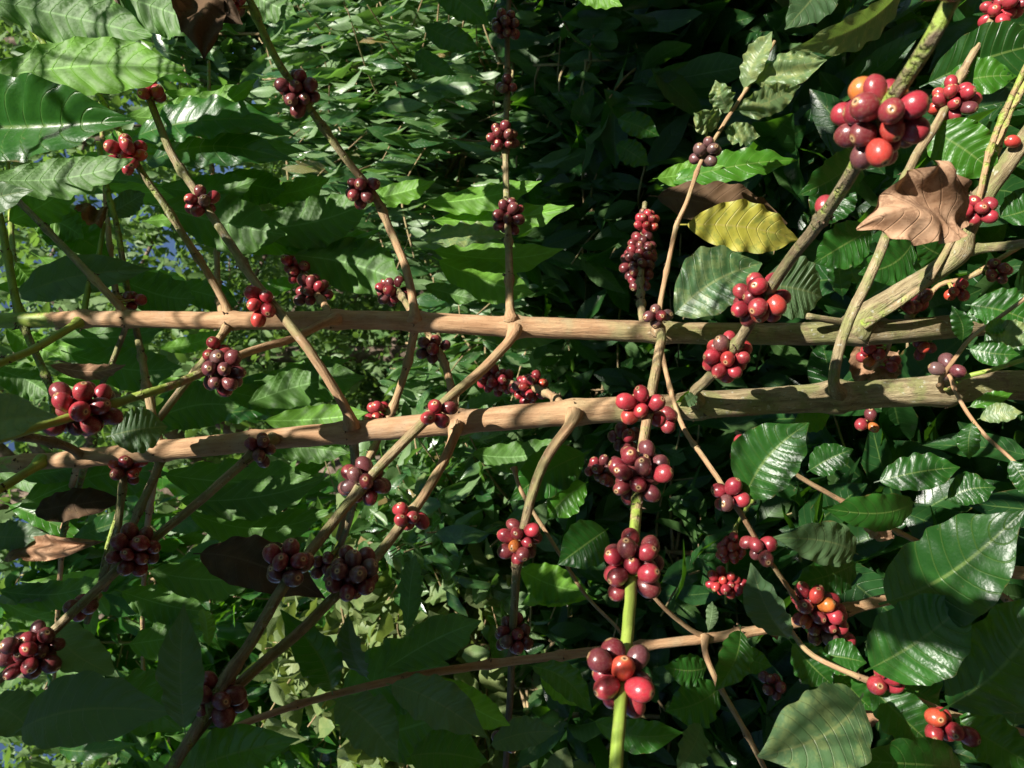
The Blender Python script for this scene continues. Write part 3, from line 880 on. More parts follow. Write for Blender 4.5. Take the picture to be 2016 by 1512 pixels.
# --- branches of the lower tree
b(B, 'b1', [(692, 842, .75), (686, 815, .745), (655, 760, .735), (600, 678, .73), (545, 608, .74), (500, 552, .75), (462, 492, .76), (395, 390, .775), (335, 298, .785), (292, 190, .79), (258, 100, .80), (228, 0, .81), (215, -60, .81)],
  5.0, 3.6, 0.0, 0.4, nodes=[.36, .58, .8], spk=6, age=(.2, 1.7))
b(B, 'b2', [(692, 855, .77), (697, 880, .79), (697, 930, .82), (690, 1010, .86), (668, 1075, .9), (640, 1140, .93)], 5.2, 3.6, 0.0, 0.3, age=(.6, 1.6))
b(B, 'b3', [(897, 836, .75), (893, 862, .74), (875, 905, .73), (832, 978, .70), (806, 1010, .685), (735, 1100, .65), (665, 1165, .62), (590, 1240, .595), (504, 1312, .57), (440, 1375, .55), (340, 1500, .53), (290, 1570, .52)], 5.0, 4.0, 0.0, 0.4, nodes=[.27, .45, .8], age=(.2, 1.5))
b(B, 'b4', [(896, 828, .77), (893, 795, .80), (884, 745, .85), (868, 700, .89), (845, 660, .93), (825, 620, .96)], 4.8, 3.8, 0.0, 0.4)
b(B, 'b5', [(1132, 812, .75), (1122, 838, .74), (1096, 872, .735), (1070, 915, .735), (1048, 975, .735), (1034, 1030, .74), (1020, 1105, .75), (1014, 1180, .77), (1010, 1260, .80), (1006, 1360, .82), (1000, 1460, .84), (994, 1560, .86)], 5.4, 3.6, 0.1, 0.1, nodes=[.35, .62, .85], age=(.3, 1.9))
b(B, 'b6', [(1122, 812, .78), (1100, 792, .83), (1075, 775, .92), (1040, 762, 1.05), (985, 750, 1.12), (940, 742, 1.18)], 5.0, 4.2, 0.0, 0.0)
b(B, 'b7', [(316, 884, .76), (308, 850, .765), (296, 800, .78), (286, 750, .80), (272, 680, .845), (262, 632, .88), (250, 580, .90), (238, 510, .90), (225, 440, .9), (203, 350, .9), (190, 280, .9)], 4.4, 3.2, 0.0, 0.75, age=(.4, 1.6))
b(B, 'b8', [(318, 890, .76), (313, 915, .76), (292, 965, .75), (262, 1030, .75), (240, 1085, .75), (205, 1160, .76)], 4.4, 3.4, 0.1, 0.3, age=(.8, 1.6))
b(B, 'b9', [(540, 864, .75), (515, 880, .735), (480, 910, .72), (380, 1000, .70), (265, 1095, .675), (200, 1155, .66), (130, 1222, .65), (62, 1285, .64), (0, 1338, .63), (-70, 1400, .62)], 4.6, 3.8, 0.0, 0.1, nodes=[.1, .47, .85], age=(.6, 1.2))
b(B, 'b10', [(165, 902, .77), (135, 880, .74), (70, 862, .70), (0, 850, .66), (-70, 840, .62)], 4.6, 4.0, 0.1, 0.1, age=(1.3, 1.5))
b(B, 'b11', [(85, 906, .77), (60, 925, .75), (0, 962, .70), (-80, 1010, .65)], 4.8, 4.0, 0.9, 0.9, node_swell=.1)
b(B, 'b12', [(168, 908, .78), (160, 940, .80), (146, 985, .82), (128, 1030, .83), (118, 1080, .84)], 3.8, 3.2, 0.5, 0.6, age=(1, 1.6))
b(B, 'b13', [(1372, 790, .745), (1368, 770, .73), (1392, 748, .71), (1430, 705, .68), (1470, 650, .645), (1508, 585, .61), (1560, 505, .56), (1605, 450, .52), (1660, 370, .47), (1700, 305, .435), (1742, 225, .405), (1795, 145, .385), (1840, 75, .37), (1882, -5, .36), (1910, -70, .355)],
  5.0, 3.9, 0.0, 0.62, nodes=[.22, .36, .6, .8], age=(.9, 1.5))
b(B, 'b14', [(1650, 775, .75), (1642, 748, .73), (1652, 690, .715), (1672, 630, .71), (1705, 560, .71), (1735, 490, .72), (1768, 390, .74), (1800, 310, .76), (1845, 240, .78), (1893, 145, .80), (1940, 60, .81), (1985, -20, .82), (2010, -70, .83)],
  5.6, 3.8, 0.35, 0.15, nodes=[.45, .72, .9], age=(.9, .5))
b(B, 'b15', [(1855, 768, .745), (1852, 745, .73), (1868, 738, .72), (1882, 770, .70), (1905, 812, .69), (1945, 860, .68), (1990, 900, .67), (2040, 950, .66)], 2.0, 1.6, 0.0, 0.1, age=(.2, .1))
b(B, 'b16', [(1850, 760, .74), (1860, 735, .72), (1880, 705, .71), (1912, 665, .70), (1960, 630, .69), (2016, 588, .67), (2060, 555, .66)], 2.2, 1.6, 0.1, 0.1)
b(B, 'b17', [(1862, 765, .74), (1900, 742, .72), (1950, 728, .71), (2016, 708, .70), (2070, 690, .69)], 2.4, 2.0, 0.6, 0.6, nodes=[])
b(B, 'b18', [(240, 895, .79), (238, 950, .80), (232, 1010, .80), (210, 1085, .80), (190, 1180, .82)], 3.0, 2.4, 0.5, 0.6, age=(1, 1.6))
b(B, 'b19', [(75, -120, .84), (45, 0, .83), (95, 98, .82), (120, 130, .82), (152, 172, .82), (200, 240, .84)], 3.8, 3.2, 0.6, 0.75, age=(1, 1.5))

# --- cherry clusters
c = cluster
c(A, 1003, 425, 17, .93, 'dark', 6.9)
c(A, 990, 270, 15, .985, 'dark', 6.8)
c(A, 997, 170, 4, 1.015, 'dark', 6.8)
c(A, 995, 50, 14, 1.03, 'dark', 7.0, special=[(1, .45)])
c(A, 716, 950, 17, .69, 'black', 7.3)
c(A, 566, 1112, 9, .58, 'dark', 7.4)
c(A, 428, 1368, 9, .54, 'dark', 7.2)
c(A, 712, 374, 10, .84, 'dark', 7.0)
c(A, 588, 182, 15, .785, 'dark', 7.4)
c(A, 456, 2, 7, .74, 'deep', 7.0)
c(A, 743, 812, 6, .87, 'red', 7.0)
c(A, 166, 806, 21, .59, 'deep', 7.4, spread=1.25, special=[(0, .72), (1, .6), (2, .68), (3, .58)])
c(A, 440, 735, 13, .67, 'black', 7.0)
c(A, 425, 692, 5, .80, 'bright', 7.4)
c(A, 584, 528, 13, .95, 'red', 7.0, spread=1.2)
c(A, 614, 572, 14, .90, 'dark', 7.0, spread=1.2)
b(A, 'a19', [(815, 624, .83), (800, 598, .87), (778, 560, .93), (765, 525, .97), (755, 490, 1.0)], 4.4, 3.4, 0.1, 0.2, age=(.5, 1))
c(A, 774, 572, 16, .92, 'dark', 7.0, spread=1.1, special=[(0, .6)])
c(A, 252, 305, 12, .775, 'red', 7.4)
c(A, 252, 922, 9, .765, 'red', 6.6)
c(A, 262, 590, 4, .86, 'deep', 6.6, split=False)
c(A, 1260, 800, 8, .665, 'bright', 7.4, spread=.8)
c(A, 1257, 930, 23, .615, 'dark', 7.4, spread=1.3, special=[(0, .6)])
c(A, 1249, 1112, 20, .54, 'dark', 7.4, spread=1.2, special=[(0, .55), (3, .5)])
c(A, 1222, 1330, 12, .46, 'deep', 7.2, spread=1.0, special=[(0, .72), (1, .66), (2, .85), (3, .3), (5, .2), (7, .2)])
c(A, 1390, 298, 9, .83, 'purple', 7.0, shrivel=.05)
c(A, 1295, 622, 5, .775, 'purple', 7.0, shrivel=.04, special=[(0, .45)])
c(A, 1312, 818, 4, .75, 'deep', 7.2, spread=2.0)
c(A, 1437, 975, 6, .655, 'red', 7.4)
c(A, 1494, 1078, 5, .67, 'deep', 6.8)
c(A, 1622, 1218, 36, .73, 'deep', 7.4, spread=3.0)
c(A, 1260, 510, 60, 1.08, 'dark', 7.3, spread=5.0, split=False, label='long dense cluster of dark cherries hanging in the shade')
c(A, 1272, 436, 15, 1.10, 'bright', 6.6, spread=1.2, split=False)
c(A, 1925, 415, 8, .77, 'red', 7.2)
c(A, 2002, 282, 1, .75, 'bright', 7.5)
c(A, 1805, 595, 7, .85, 'deep', 7.2, spread=1.6)
c(A, 1885, 572, 5, .86, 'bright', 7.2)
c(A, 1965, 535, 6, .85, 'dark', 7.2)
c(A, 120, 578, 1, .88, 'dry', 7.0)
b(A, 's9', [(1760, 650, .86), (1740, 700, .90), (1700, 745, .95)], 3.0, 2.2, .3, .3)
c(A, 1715, 695, 7, .90, 'bright', 7.2, spread=1.8)
c(A, 1752, 716, 3, .92, 'red', 7.2)
c(A, 1818, 684, 4, .87, 'deep', 7.2)
leaf(A, 1690, 675, 1690, 760, 46, .95, .93, 10, 'dead', 1, crumple=.05, name='dead_leaf')
leaf(A, 1770, 690, 1705, 762, 56, .94, .93, 10, 'dead', 1, crumple=.06, name='dead_leaf')
leaf(A, 1900, 600, 2040, 640, 84, .78, .76, 15, 'leaf', 1)
leaf(A, 1930, 690, 2060, 610, 80, .80, .78, 20, 'leaf', 1)
leaf(A, 1895, 625, 1990, 600, 44, .80, .78, 10, 'leaf', 1)
c(B, 515, 600, 6, .735, 'bright', 7.4, spread=1.1)
c(B, 395, 398, 7, .77, 'deep', 7.0, special=[(0, .7), (1, .04)])
c(B, 300, 182, 4, .785, 'red', 7.4)
c(B, 862, 815, 5, .705, 'red', 7.4, spread=1.4) if False else None
c(B, 798, 1022, 6, .68, 'bright', 7.0, spread=1.9)
c(B, 692, 1130, 17, .62, 'dark', 7.4, special=[(2, .42)])
c(B, 640, 1110, 8, .88, 'dark', 7.0, split=False)
c(B, 432, 1385, 7, .545, 'black', 7.2)
c(B, 852, 688, 9, .90, 'dark', 7.2, special=[(0, .6)])
c(B, 1024, 1066, 14, .74, 'deep', 7.2, spread=1.2)
c(B, 1010, 1252, 13, .79, 'dark', 7.0)
c(B, 1001, 1455, 4, .83, 'dark', 7.2)
c(B, 1042, 765, 22, 1.03, 'red', 7.4, spread=1.3)
c(B, 978, 750, 22, 1.12, 'red', 7.4, spread=1.5)
c(B, 512, 882, 6, .725, 'dark', 6.8)
c(B, 265, 1082, 15, .67, 'dark', 7.0, spread=1.4, special=[(0, .5), (2, .55)])
c(B, 64, 1283, 17, .635, 'dark', 7.4, spread=1.2, special=[(0, .66)])
c(B, 160, 1195, 4, .75, 'dark', 7.0, split=False)
c(B, 1730, 234, 22, .41, 'deep', 6.9, spread=1.1, special=[(0, .5), (1, .6), (2, .45), (3, .80), (4, .56), (5, .66), (6, .97), (7, .42), (8, .8)])
c(B, 1872, -22, 2, .36, 'red', 7.6)
c(B, 1624, 404, 1, .515, 'red', 7.6)
c(B, 1495, 590, 15, .61, 'red', 7.5, spread=1.2)
c(B, 1432, 705, 15, .675, 'bright', 7.5, spread=1.0)
c(B, 1875, 196, 16, .785, 'red', 7.2, spread=1.1)
c(B, 1975, 15, 17, .81, 'red', 7.0, spread=1.5)
c(B, 1862, 725, 4, .72, 'purple', 7.2)
c(A, 862, 815, 5, .71, 'bright', 7.4, spread=1.3, special=[(3, .4), (4, .4)])

# --- leaves of the upper tree (base, tip, width, distances, roll)
l = leaf
l(A, -70, 160, 364, 134, 128, .74, .70, 8, 'fresh', -1, curl=.06)
l(A, -60, -10, 300, 70, 130, .76, .74, 10, 'leaf', -1)
l(A, 110, -50, 420, 55, 120, .80, .80, 20, 'leaf', -1)
l(A, -80, 248, 268, 238, 150, .66, .60, 20, 'leaf', 1, fold=.75, curl=.10, wave=.05, corr=.035)
l(A, -60, 350, 262, 312, 85, .70, .70, 25, 'leaf', -1)
l(A, 225, 225, 508, 152, 84, .92, .90, 20, 'fresh', -1, wave=.07)
l(A, 235, 262, 525, 205, 80, .96, .92, -25, 'fresh', -1, wave=.06)
l(A, 255, 275, 560, 238, 72, .94, .9, 40, 'leaf', 1, wave=.07)
l(A, 265, 290, 580, 268, 74, .97, .92, 45, 'leaf', 1, wave=.07)
l(A, 275, 330, 582, 318, 76, .95, .9, 35, 'leaf', 1, wave=.06)
l(A, 300, 365, 505, 352, 74, .92, .9, 10, 'leaf', -1)
l(A, 290, 400, 565, 462, 128, .90, .88, 5, 'leaf', -1)
l(A, -70, 425, 66, 374, 64, .66, .62, 20, 'pale', 1, fold=.5)
l(A, 5, 440, 150, 350, 90, .86, .86, 10, 'fresh', -1)
l(A, 40, 420, 165, 470, 80, .92, .92, 0, 'fresh', -1)
l(A, 70, 430, 215, 505, 90, .95, .95, 30, 'leaf', 1)
l(A, 205, 430, 285, 380, 52, .93, .91, 10, 'pale', -1, crumple=.06)
l(A, 150, 400, 200, 450, 40, .9, .9, 40, 'dead', 1, crumple=.1, name='dead_leaf')
l(A, 20, 590, 300, 530, 76, .89, .89, 15, 'pale', 1)
l(A, 225, 545, 384, 588, 108, .93, .9, 0, 'leaf', -1)
l(A, 120, 690, 358, 722, 96, .92, .9, 5, 'leaf', -1)
l(A, 90, 660, 330, 640, 70, .94, .92, 20, 'leaf', -1)
l(A, 85, 715, 248, 718, 38, .83, .82, 10, 'dead', -1, crumple=.07, fold=.6, name='dead_leaf')
l(A, 100, 745, 240, 735, 60, .95, .95, 0, 'fresh', -1)
l(A, 5, 640, 120, 700, 70, .95, .95, 0, 'fresh', -1)
l(A, -40, 720, 100, 780, 80, .92, .92, 10, 'leaf', -1)
l(A, -55, 865, 114, 820, 96, .44, .40, 25, 'mottled', 1, fold=.5, curl=.12)
l(A, 25, 510, 110, 590, 60, .93, .93, 0, 'fresh', -1)
l(A, 320, 560, 470, 600, 70, .97, .95, 20, 'leaf', -1)
# behind the branch that rises from the middle of the stem
l(A, 480, 452, 742, 388, 110, .93, .90, 20, 'leaf', -1, wave=.07)
l(A, 690, 398, 858, 356, 52, .92, .90, -15, 'fresh', -1)
l(A, 505, 425, 750, 452, 72, .97, .93, 35, 'fresh', -1, wave=.06)
l(A, 520, 470, 775, 490, 66, .96, .93, 30, 'fresh', -1, wave=.06)
l(A, 560, 500, 800, 562, 130, .93, .90, 5, 'leaf', -1)
l(A, 500, 385, 650, 350, 60, .95, .93, 30, 'fresh', -1)
l(A, 430, 340, 560, 375, 80, .95, .93, 10, 'leaf', -1)
l(A, 820, 400, 1066, 356, 64, 1.02, .98, 30, 'fresh', -1, wave=.07)
l(A, 832, 432, 1130, 404, 66, 1.03, .98, 38, 'fresh', -1, wave=.07)
l(A, 815, 470, 1005, 464, 44, 1.0, .98, 45, 'mottled', 1, wave=.08)
l(A, 835, 488, 1110, 490, 76, 1.02, .98, 15, 'fresh', -1, wave=.05, corr=.025)
l(A, 850, 505, 1052, 578, 96, 1.0, .97, 0, 'fresh', -1, wave=.05, corr=.03)
l(A, 828, 560, 940, 590, 44, .98, .97, 0, 'leaf', -1)
# mottled young leaves on the thin branch
l(A, 1412, 254, 1366, 222, 56, .84, .82, 10, 'mottled', 1, wave=.09, crumple=.06, bite=.25)
l(A, 1436, 226, 1408, 158, 46, .85, .84, 20, 'mottled', 1, wave=.09, crumple=.05, bite=.2)
l(A, 1462, 182, 1520, 62, 48, .86, .84, 25, 'mottled', 1, wave=.08, crumple=.04)
l(A, 1444, 218, 1576, 168, 58, .85, .82, -20, 'mottled', 1, wave=.08, crumple=.04)
l(A, 1478, 166, 1628, 118, 66, .86, .83, 15, 'mottled', 1, wave=.08, crumple=.04, bite=.2)
l(A, 1424, 256, 1496, 268, 46, .845, .83, 10, 'mottled', 1, wave=.10, crumple=.06, bite=.3)
l(A, 1790, -40, 1554, 98, 62, .80, .78, 35, 'mottled', 1, fold=.6, wave=.06)
l(A, 1640, -60, 1545, 58, 96, .84, .82, 5, 'pale', 1)
l(A, 1335, 442, 1572, 472, 98, .83, .85, 5, 'yellow', 1, wave=.07, corr=.012, curl=.05, bite=.15, label='yellowed leaf with wavy margin')
l(A, 1275, 385, 1550, 440, 92, .93, .92, 20, 'darkdead', 1, crumple=.03, name='dead_leaf', label='dull dark brown leaf')
l(A, 1285, 352, 1425, 326, 60, .95, .93, 15, 'fresh', -1, wave=.06)
l(A, 1300, 366, 1570, 316, 60, .96, .94, 35, 'fresh', 1, wave=.08)
l(A, 1318, 628, 1500, 518, 128, .78, .77, 12, 'paled', 1, fold=.55, wave=.04, curl=.08)
l(A, 1490, 560, 1618, 584, 124, .70, .72, 5, 'pale', 1, wave=.02, bite=.1, round_=1)
l(A, 1660, 590, 1645, 478, 42, .9, .88, 10, 'leaf', 1)
l(A, 1690, 560, 1665, 500, 44, .92, .9, 10, 'leaf', 1)
l(A, 1600, 445, 1684, 362, 90, .95, .93, 10, 'leaf', 1)
l(A, 1690, 600, 1850, 520, 80, .93, .92, 20, 'leaf', 1)
l(A, 1894, 674, 1874, 602, 38, .80, .79, 5, 'leaf', 1)
l(A, 1960, 430, 2060, 380, 90, .80, .80, 10, 'leaf', 1)
l(A, 1905, 505, 1800, 470, 70, .90, .88, 20, 'leaf', 1)
# --- leaves of the lower tree
l(B, 505, 828, 725, 812, 74, .84, .82, 8, 'fresh', -1, corr=.03)
l(B, 470, 800, 718, 742, 100, .88, .86, 5, 'leaf', -1)
l(B, 500, 750, 690, 706, 60, .90, .88, 30, 'leaf', -1)
l(B, 270, 840, 470, 800, 110, .86, .85, 10, 'leaf', -1)
l(B, 210, 860, 330, 840, 90, .70, .72, 10, 'pale', 1)
l(B, 10, 1010, 330, 932, 120, .86, .84, 10, 'leaf', -1)
l(B, 330, 985, 640, 940, 90, .86, .83, 25, 'leaf', -1, wave=.07)
l(B, 300, 930, 612, 935, 110, .90, .87, 10, 'leaf', -1)
l(B, 350, 1000, 660, 1000, 84, .88, .85, 30, 'leaf', -1, wave=.06)
l(B, 500, 882, 688, 892, 62, .86, .85, 20, 'leaf', -1)
l(B, 20, 940, 200, 905, 60, .86, .85, 10, 'leaf', -1)
l(B, 915, 890, 1125, 868, 74, .86, .84, 20, 'leaf', -1)
l(B, 900, 640, 1105, 668, 70, .92, .9, 10, 'leaf', -1)
l(B, 1160, 890, 1005, 985, 96, .84, .82, 12, 'leaf', 1, wave=.03)
l(B, 1158, 948, 1076, 1020, 70, .83, .82, 0, 'fresh', 1)
l(B, 1198, 1040, 1098, 1112, 92, .76, .74, 5, 'leaf', 1, round_=1, wave=.03)
l(B, 1015, 1115, 1162, 1165, 92, .90, .87, 10, 'fresh', -1, corr=.03)
l(B, 1015, 1195, 1175, 1180, 40, .90, .88, 40, 'fresh', 1)
l(B, 1372, 772, 1338, 800, 26, .73, .72, 10, 'pale', 1)
l(B, 1375, 765, 1330, 792, 20, .74, .73, 30, 'fresh', 1)
l(B, 1908, 378, 1686, 452, 150, .60, .57, 14, 'dead', 1, crumple=.055, fold=.5, wave=.09, corr=.008, curl=.20, bite=.45, nv=13, twist=.5, name='dead_leaf', label='large crumpled tan dead leaf', rows=70, cols=26)
l(B, 1810, 172, 2065, 84, 122, .84, .80, 5, 'leaf', 1, wave=.03)
l(B, 1838, 182, 2002, 150, 76, .83, .80, 20, 'fresh', 1, wave=.05)
l(B, 1812, 246, 1965, 348, 100, .80, .78, 8, 'fresh', 1, corr=.03)
l(B, 1700, 295, 1572, 384, 84, .86, .84, 10, 'leaf', 1)
l(B, 1720, 450, 1600, 520, 90, .86, .86, 10, 'leaf', 1)
l(B, 1800, 470, 1690, 540, 90, .86, .85, 15, 'leaf', 1)
l(B, 1902, 686, 2008, 698, 48, .68, .66, 8, 'leaf', 1)
l(B, 1945, 650, 2030, 672, 60, .69, .67, 10, 'mottled', 1, crumple=.05)
l(B, 1936, 652, 1985, 632, 30, .69, .68, 20, 'fresh', 1)
l(B, 1904, 803, 1994, 774, 28, .69, .68, 20, 'fresh', 1)
l(B, 1924, 826, 2014, 812, 38, .68, .66, 10, 'mottled', 1, bite=.2)
l(B, 1915, 828, 1908, 904, 42, .68, .68, 5, 'leaf', 1, wave=.06)
l(B, 1985, 902, 2030, 980, 44, .67, .66, 5, 'leaf', 1)
l(B, 380, 1090, 640, 1178, 104, .72, .69, 10, 'darkdead', 1, crumple=.02, curl=.12, name='dead_leaf', label='large dull brown dead leaf in the shade')
l(B, 0, 1108, 205, 1066, 46, .80, .76, 25, 'dead', 1, crumple=.11, fold=.7, bite=.3, twist=.6, name='dead_leaf', label='curled orange-brown dead leaf')
l(B, 60, 1010, 250, 985, 60, .82, .80, 20, 'darkdead', 1, crumple=.04, name='dead_leaf')
l(B, 275, 1120, 520, 1130, 92, .80, .78, 15, 'leaf', -1)
l(B, -30, 1050, 96, 1052, 60, .80, .78, 10, 'pale', 1)
l(B, -20, 1160, 200, 1138, 66, .84, .80, 15, 'leaf', -1)
l(B, -10, 1180, 140, 1172, 42, .86, .84, 30, 'pale', 1)
l(B, 225, 1160, 410, 1205, 84, .84, .82, 10, 'leaf', -1)
l(B, 240, 1270, 400, 1245, 96, .84, .82, 10, 'leaf', -1)
l(B, 112, 1216, 236, 1336, 80, .70, .66, 25, 'pale', 1, fold=.5)
l(B, 365, 1446, 362, 1188, 82, .50, .46, 10, 'pale', 1, wave=.03, curl=.05)
l(B, 410, 1280, 398, 1200, 34, .50, .47, 30, 'fresh', -1, fold=.8)
l(B, 30, 1442, 342, 1402, 136, .58, .54, 8, 'pale', 1, wave=.03)
l(B, 170, 1385, 360, 1440, 120, .64, .60, 10, 'leaf', 1)
l(B, 330, 1545, 590, 1455, 100, .56, .54, 10, 'leaf', 1)
l(B, -40, 1390, 70, 1450, 90, .66, .64, 10, 'pale', 1)
l(B, 355, -30, 402, 118, 92, .72, .68, 15, 'darkdead', 1, crumple=.06, fold=.5, name='dead_leaf', label='crumpled dark brown dead leaf')
l(B, 360, -20, 478, 48, 70, .73, .70, 10, 'darkdead', 1, crumple=.06, name='dead_leaf')
l(B, 430, -50, 584, 28, 76, .78, .76, 10, 'leaf', -1)
l(B, 230, -20, 480, 20, 80, .82, .80, 10, 'leaf', -1)
l(B, 830, 48, 948, 100, 48, 1.0, .98, 15, 'leaf', 1)
l(B, 815, 98, 900, 148, 40, 1.02, 1.0, 15, 'leaf', 1)
l(B, 850, -30, 965, 52, 64, 1.0, .98, 10, 'leaf', 1)
l(B, 1085, -50, 1225, 12, 60, .8, .78, 10, 'fresh', -1)
l(B, 1212, 232, 1298, 268, 48, 1.2, 1.18, 20, 'leaf', 1)
l(B, 1210, 282, 1278, 325, 50, 1.2, 1.18, 10, 'leaf', 1)

# leafy side shoots further back on both trees, drooping, mostly seen from below
def back_leaves(owner, x0, x1, y0, y1, n, seed, dlo=.98, dhi=1.35):
    rg = np.random.default_rng(seed)
    for k in range(n):
        x, y, d = rg.uniform(x0, x1), y0 + (y1 - y0) * (k + rg.uniform()) / n, rg.uniform(dlo, dhi)
        ln = rg.uniform(.11, .17)
        a = rg.normal(0, .28)
        px = ln * F_ / d
        top = rg.uniform() < .3
        leaf(owner, x, y, x + px * math.cos(a), y + px * math.sin(a), px * rg.uniform(.17, .30), d, d - rg.uniform(-.02, .05), rg.uniform(-10, 50),
             'leaf' if rg.uniform() < .35 else 'fresh', 1 if top else -1, seed=seed * 1000 + k, wave=.09, rows=40, cols=10)


b(A, 'k1', [(240, 625, .84), (225, 560, .92), (210, 420, 1.02), (200, 250, 1.1), (190, 80, 1.16)], 4.2, 2.6, .1, .7)
b(A, 'k2', [(440, 628, .83), (430, 580, .92), (425, 460, 1.05), (415, 300, 1.15), (410, 120, 1.22)], 4.2, 2.6, .1, .6)
b(A, 'k3', [(40, 628, .85), (30, 560, .95), (20, 400, 1.05), (10, 200, 1.1)], 4.2, 2.6, .4, .8)
b(B, 'k4', [(316, 890, .77), (300, 960, .85), (285, 1080, .95), (280, 1250, 1.05), (285, 1420, 1.1)], 4.2, 2.6, .1, .6)
b(B, 'k5', [(165, 906, .79), (140, 960, .88), (120, 1100, .98), (110, 1300, 1.08), (100, 1450, 1.1)], 4.2, 2.6, .1, .6)
back_leaves(A, 150, 330, 30, 560, 9, 31)
back_leaves(A, 360, 500, 200, 600, 5, 32)
back_leaves(A, -60, 110, 60, 600, 8, 33)
back_leaves(A, 20, 330, 640, 800, 6, 34)
back_leaves(B, 200, 380, 900, 1480, 9, 35)
back_leaves(B, -60, 150, 900, 1480, 9, 36)
back_leaves(B, 300, 460, 740, 880, 4, 37)

# ---------------------------------------------------------------- slim leaning coffee stem, lower middle
baseE = np.array([-0.28, 0.78, 0.0])
E = {'o': thing('coffee_sapling', 'slim leaning brown coffee stem with large dark leaves, crossing the lower middle', 'coffee sapling', baseE), 'base': baseE}
b(E, 'e0', [baseE - np.array([0, 0, .02]), P(2016, 1128, .78), P(1760, 1178, .77), P(1510, 1236, .755), P(1300, 1266, .735), P(1130, 1287, .72), P(1000, 1302, .71), P(860, 1322, .68), P(760, 1342, .66), P(640, 1372, .64), P(540, 1402, .62), P(440, 1445, .6), P(330, 1530, .58), P(270, 1600, .56)],
  9.5, 2.4, 0.0, 0.0, age=(.5, .05), name='stem', nodes=[.50, .585, .66, .72, .77, .83, .9], nseg=14)
b(E, 'e1', [(1385, 1254, .745), (1360, 1240, .735), (1320, 1210, .72), (1290, 1180, .71), (1240, 1120, .70)], 2.6, 1.8, 0.1, 0.4, nodes=[])
b(E, 'e2', [(1388, 1250, .74), (1390, 1290, .735), (1415, 1350, .73), (1450, 1410, .72), (1500, 1500, .71), (1530, 1560, .70)], 3.2, 2.4, 0.1, 0.1)
b(E, 'e3', [(1012, 920, .80), (1030, 975, .79), (1100, 1090, .78), (1150, 1170, .77), (1215, 1240, .75), (1230, 1275, .74)], 2.3, 1.7, 0.1, 0.1, nodes=[.3, .6])
l(E, 760, 1346, 958, 1452, 92, .62, .58, 20, 'pale', 1, curl=.14)
l(E, 742, 1328, 948, 1222, 96, .66, .64, 8, 'leaf', -1)
l(E, 726, 1338, 686, 1206, 44, .66, .63, 40, 'pale', 1)
l(E, 655, 1368, 552, 1200, 80, .64, .60, 15, 'leaf', 1)
l(E, 655, 1376, 785, 1500, 104, .62, .58, 15, 'pale', 1)
l(E, 722, 1355, 700, 1430, 30, .65, .63, 30, 'leaf', 1)
l(E, 858, 1330, 1004, 1428, 82, .67, .65, 8, 'fresh', -1)
l(E, 640, 1400, 885, 1310, 170, .74, .72, 5, 'leaf', -1)
l(E, 700, 1460, 900, 1400, 150, .78, .76, 5, 'leaf', -1)
l(E, 800, 1255, 818, 1092, 54, .74, .70, 30, 'leaf', -1)
l(E, 1038, 1310, 1168, 1408, 56, .70, .66, 25, 'leaf', 1)
l(E, 1160, 1415, 1345, 1442, 62, .68, .66, 10, 'leaf', 1)
l(E, 1060, 1310, 1140, 1390, 44, .75, .73, 20, 'fresh', -1)
l(E, 1393, 1246, 1402, 1184, 28, .74, .73, 20, 'pale', -1)
l(E, 1458, 1234, 1408, 1360, 64, .72, .68, 15, 'leaf', 1)
l(E, 1440, 1282, 1520, 1312, 50, .74, .72, 10, 'leaf', 1)
l(E, 1396, 1312, 1306, 1312, 60, .78, .76, 10, 'leaf', 1)
l(E, 1420, 1350, 1310, 1400, 90, .78, .76, 15, 'leaf', 1)
l(E, 1380, 1420, 1330, 1520, 60, .74, .70, 35, 'pale', 1)
l(E, 960, 1470, 1100, 1440, 60, .74, .72, 20, 'pale', 1)
l(E, 800, 1490, 960, 1500, 100, .64, .62, 15, 'leaf', 1)

# ---------------------------------------------------------------- low broad-leaved coffee bush, lower right
baseD = np.array([-0.36, 0.72, 0.0])
D = {'o': thing('coffee_bush', 'low coffee bush with broad dark glossy leaves, bottom right corner', 'coffee bush', baseD), 'base': baseD}
b(D, 'd0', [baseD - np.array([0, 0, .02]), P(2300, 1500, .70), P(2120, 1475, .67), P(2016, 1440, .65), P(1880, 1405, .64), P(1790, 1368, .635), P(1690, 1328, .64), P(1600, 1285, .66), P(1560, 1240, .68), P(1520, 1180, .70)], 5.0, 2.2, 0.1, 0.2, name='stem', nodes=[.45, .6, .75, .88])
b(D, 'd1', [P(2120, 1475, .67), P(2016, 1480, .66), P(1930, 1455, .66), P(1870, 1440, .66)], 3.0, 2.2, .2, .2)
c(D, 1745, 1337, 4, .615, 'bright', 7.4)
c(D, 1866, 1432, 6, .60, 'bright', 7.4, spread=1.8)
c(D, 1522, 1350, 8, .95, 'dark', 7.0, split=False)
l(D, 1730, 1190, 2016, 1004, 176, .60, .52, 6, 'leaf', 1, wave=.03, corr=.018, curl=.08)
l(D, 1690, 1092, 1522, 1058, 86, .72, .68, 10, 'pale', 1, round_=1)
l(D, 1690, 1105, 1560, 1150, 80, .76, .74, 15, 'leaf', 1)
l(D, 1702, 1322, 1920, 1172, 150, .58, .54, 8, 'leaf', 1, corr=.03, wave=.02)
l(D, 1850, 1400, 2070, 1160, 150, .58, .55, 8, 'leaf', 1, corr=.03)
l(D, 1994, 1434, 2030, 1270, 80, .58, .56, 15, 'leaf', 1)
l(D, 1700, 1365, 1492, 1490, 166, .56, .52, 4, 'paled', 1, round_=1, wave=.02, corr=.012)
l(D, 1556, 1262, 1478, 1108, 72, .68, .66, 20, 'pale', 1)
